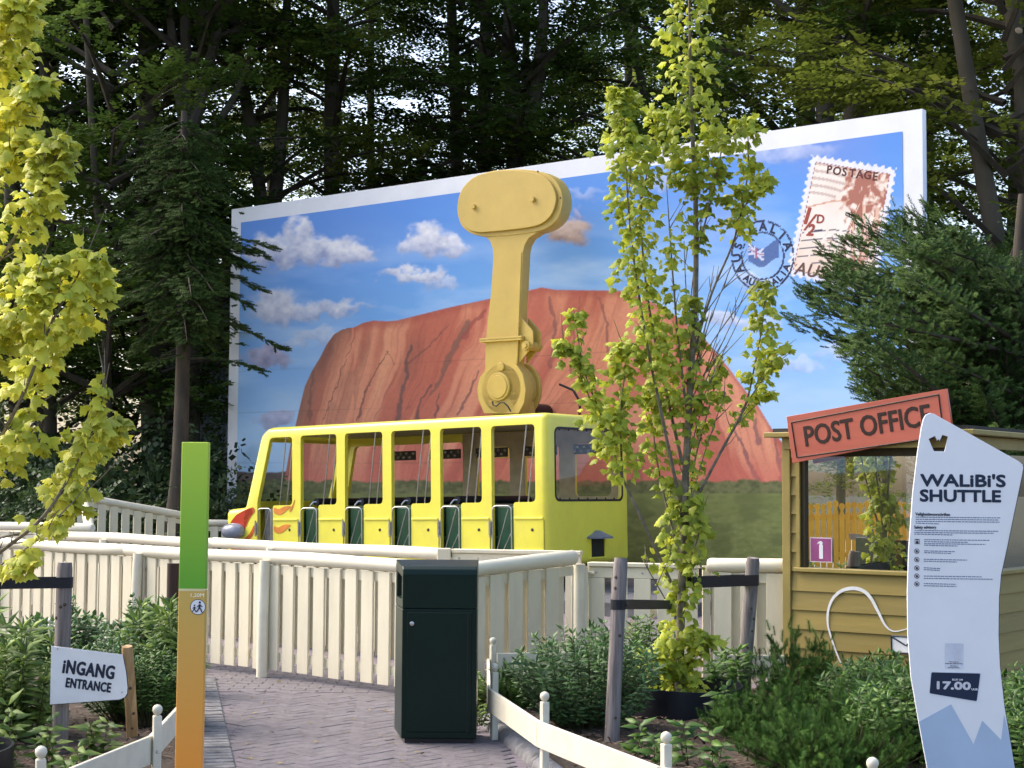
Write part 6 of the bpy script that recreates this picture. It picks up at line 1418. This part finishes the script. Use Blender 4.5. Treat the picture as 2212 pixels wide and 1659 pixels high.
# undergrowth in the gaps left of the billboard
M_UND = mat('undergrowth_leaf', (.07, .12, .04), .5, .1, 5, attr='tint', trans=.3, base2=(.03, .055, .02))
und = [(-9.6, 28.5, 2.2), (-8.3, 30.0, 2.0), (-7.4, 27.0, 1.6), (-6.6, 31.0, 2.6), (-8.9, 33.5, 3.2), (-6.0, 34.5, 3.0), (-10.5, 31.5, 2.8), (-11.5, 35, 3.2), (-5.6, 29.8, 1.7), (9.5, 28, 3.2), (8.2, 25.5, 2.6), (11, 31, 3.5), (6.9, 27, 2.6)]
protos = []
for q in range(3):
    P_ = RNG.normal(size=(900, 3)) * np.array([.42, .42, .3]); P_[:, 2] = np.abs(P_[:, 2]) ** .8 * 1.1; od = unit(P_ * np.array([1, 1, .3])); A, D, N = basis(unit(od + RNG.normal(size=P_.shape) * .5 + np.array([0, 0, -.2])), unit(od * .5 + np.array([0, 0, 1.0]) + RNG.normal(size=P_.shape) * .3))
    protos.append(scatter(LS[0], LS[1], P_, A, D, N, RNG.uniform(.3, .55, 900), 'foliage', RNG.random(900))); protos[-1].materials.append(M_UND)
for k_, (x, y, s_) in enumerate(und):
    o_ = thing('woodland_shrub', 'dark leafy undergrowth shrub ' + ('between the fir and the ramp fence left of the billboard' if x < 0 else 'right of the billboard behind the yew'), 'shrub', (x, y, 0), (0, 0, RNG.uniform(0, 6)), 'undergrowth left of the billboard' if x < 0 else 'undergrowth behind the yew')
    place('foliage', protos[k_ % 3], None, o_, (0, 0, .05), (0, 0, 0), (s_ * .85, s_ * .85, s_))
    st_ = MB()
    for q in range(5): a_ = q * 1.26; st_.tube([(0, 0, 0), (.2 * s_ * math.cos(a_), .2 * s_ * math.sin(a_), .7 * s_)], [.03, .008], 5)
    st_.build('stems', M_BK2, o_)
# corrugated shed glimpsed through the trees
sh = thing('metal_shed', 'grey blue corrugated metal shed glimpsed left of the billboard', 'shed', (-5.2, 38.5, 0))
a0 = PY(330, 900, 38.5).x + 5.2; a1 = PY(520, 900, 38.5).x + 5.2; ztop = PY(450, 585, 38.5).z
V_, Q_ = [], []; nx = 160
for i in range(nx + 1):
    x = a0 + (a1 - a0 + 3) * i / nx; y = .04 * math.sin(i * math.pi / 2); V_ += [(x, y, 0), (x, y, ztop)]
for i in range(nx): Q_.append((2 * i, 2 * i + 2, 2 * i + 3, 2 * i + 1))
link('corrugated_wall', arr_mesh('corrugated_wall', V_, None, Q_), mat('corrugated_steel', (.42, .47, .52), .45, .15, 2), sh)
MB().box((a0 - .2, -.3, ztop), (a1 + 3.2, 5, ztop + .15)).build('roof', mat('shed_roof', (.1, .1, .11), .7), sh); MB().box((a0, .1, 0), (a1 + 3, 5, ztop - .02)).build('wall_core', MATS['shed_roof'], sh)
# trees to the left of the visitor, mirrored in the hut window
for (x, y, lab) in ((-19, 1.5, 'small tree behind the orange fence'), (-21, 7.5, 'small tree beyond the end of the orange fence')):
    o_ = thing('garden_tree', lab + ', mirrored in the hut window', 'tree', (x, y, 0)); MB().tube([(0, 0, 0), (.1, 0, 2.5), (0, .1, 5)], [.12, .1, .05], 8).build('trunk', M_BEECH, o_, smooth=True); place('crown', CRM[1][1], None, o_, (0, 0, 0), (0, 0, x), (.36, .36, .36))
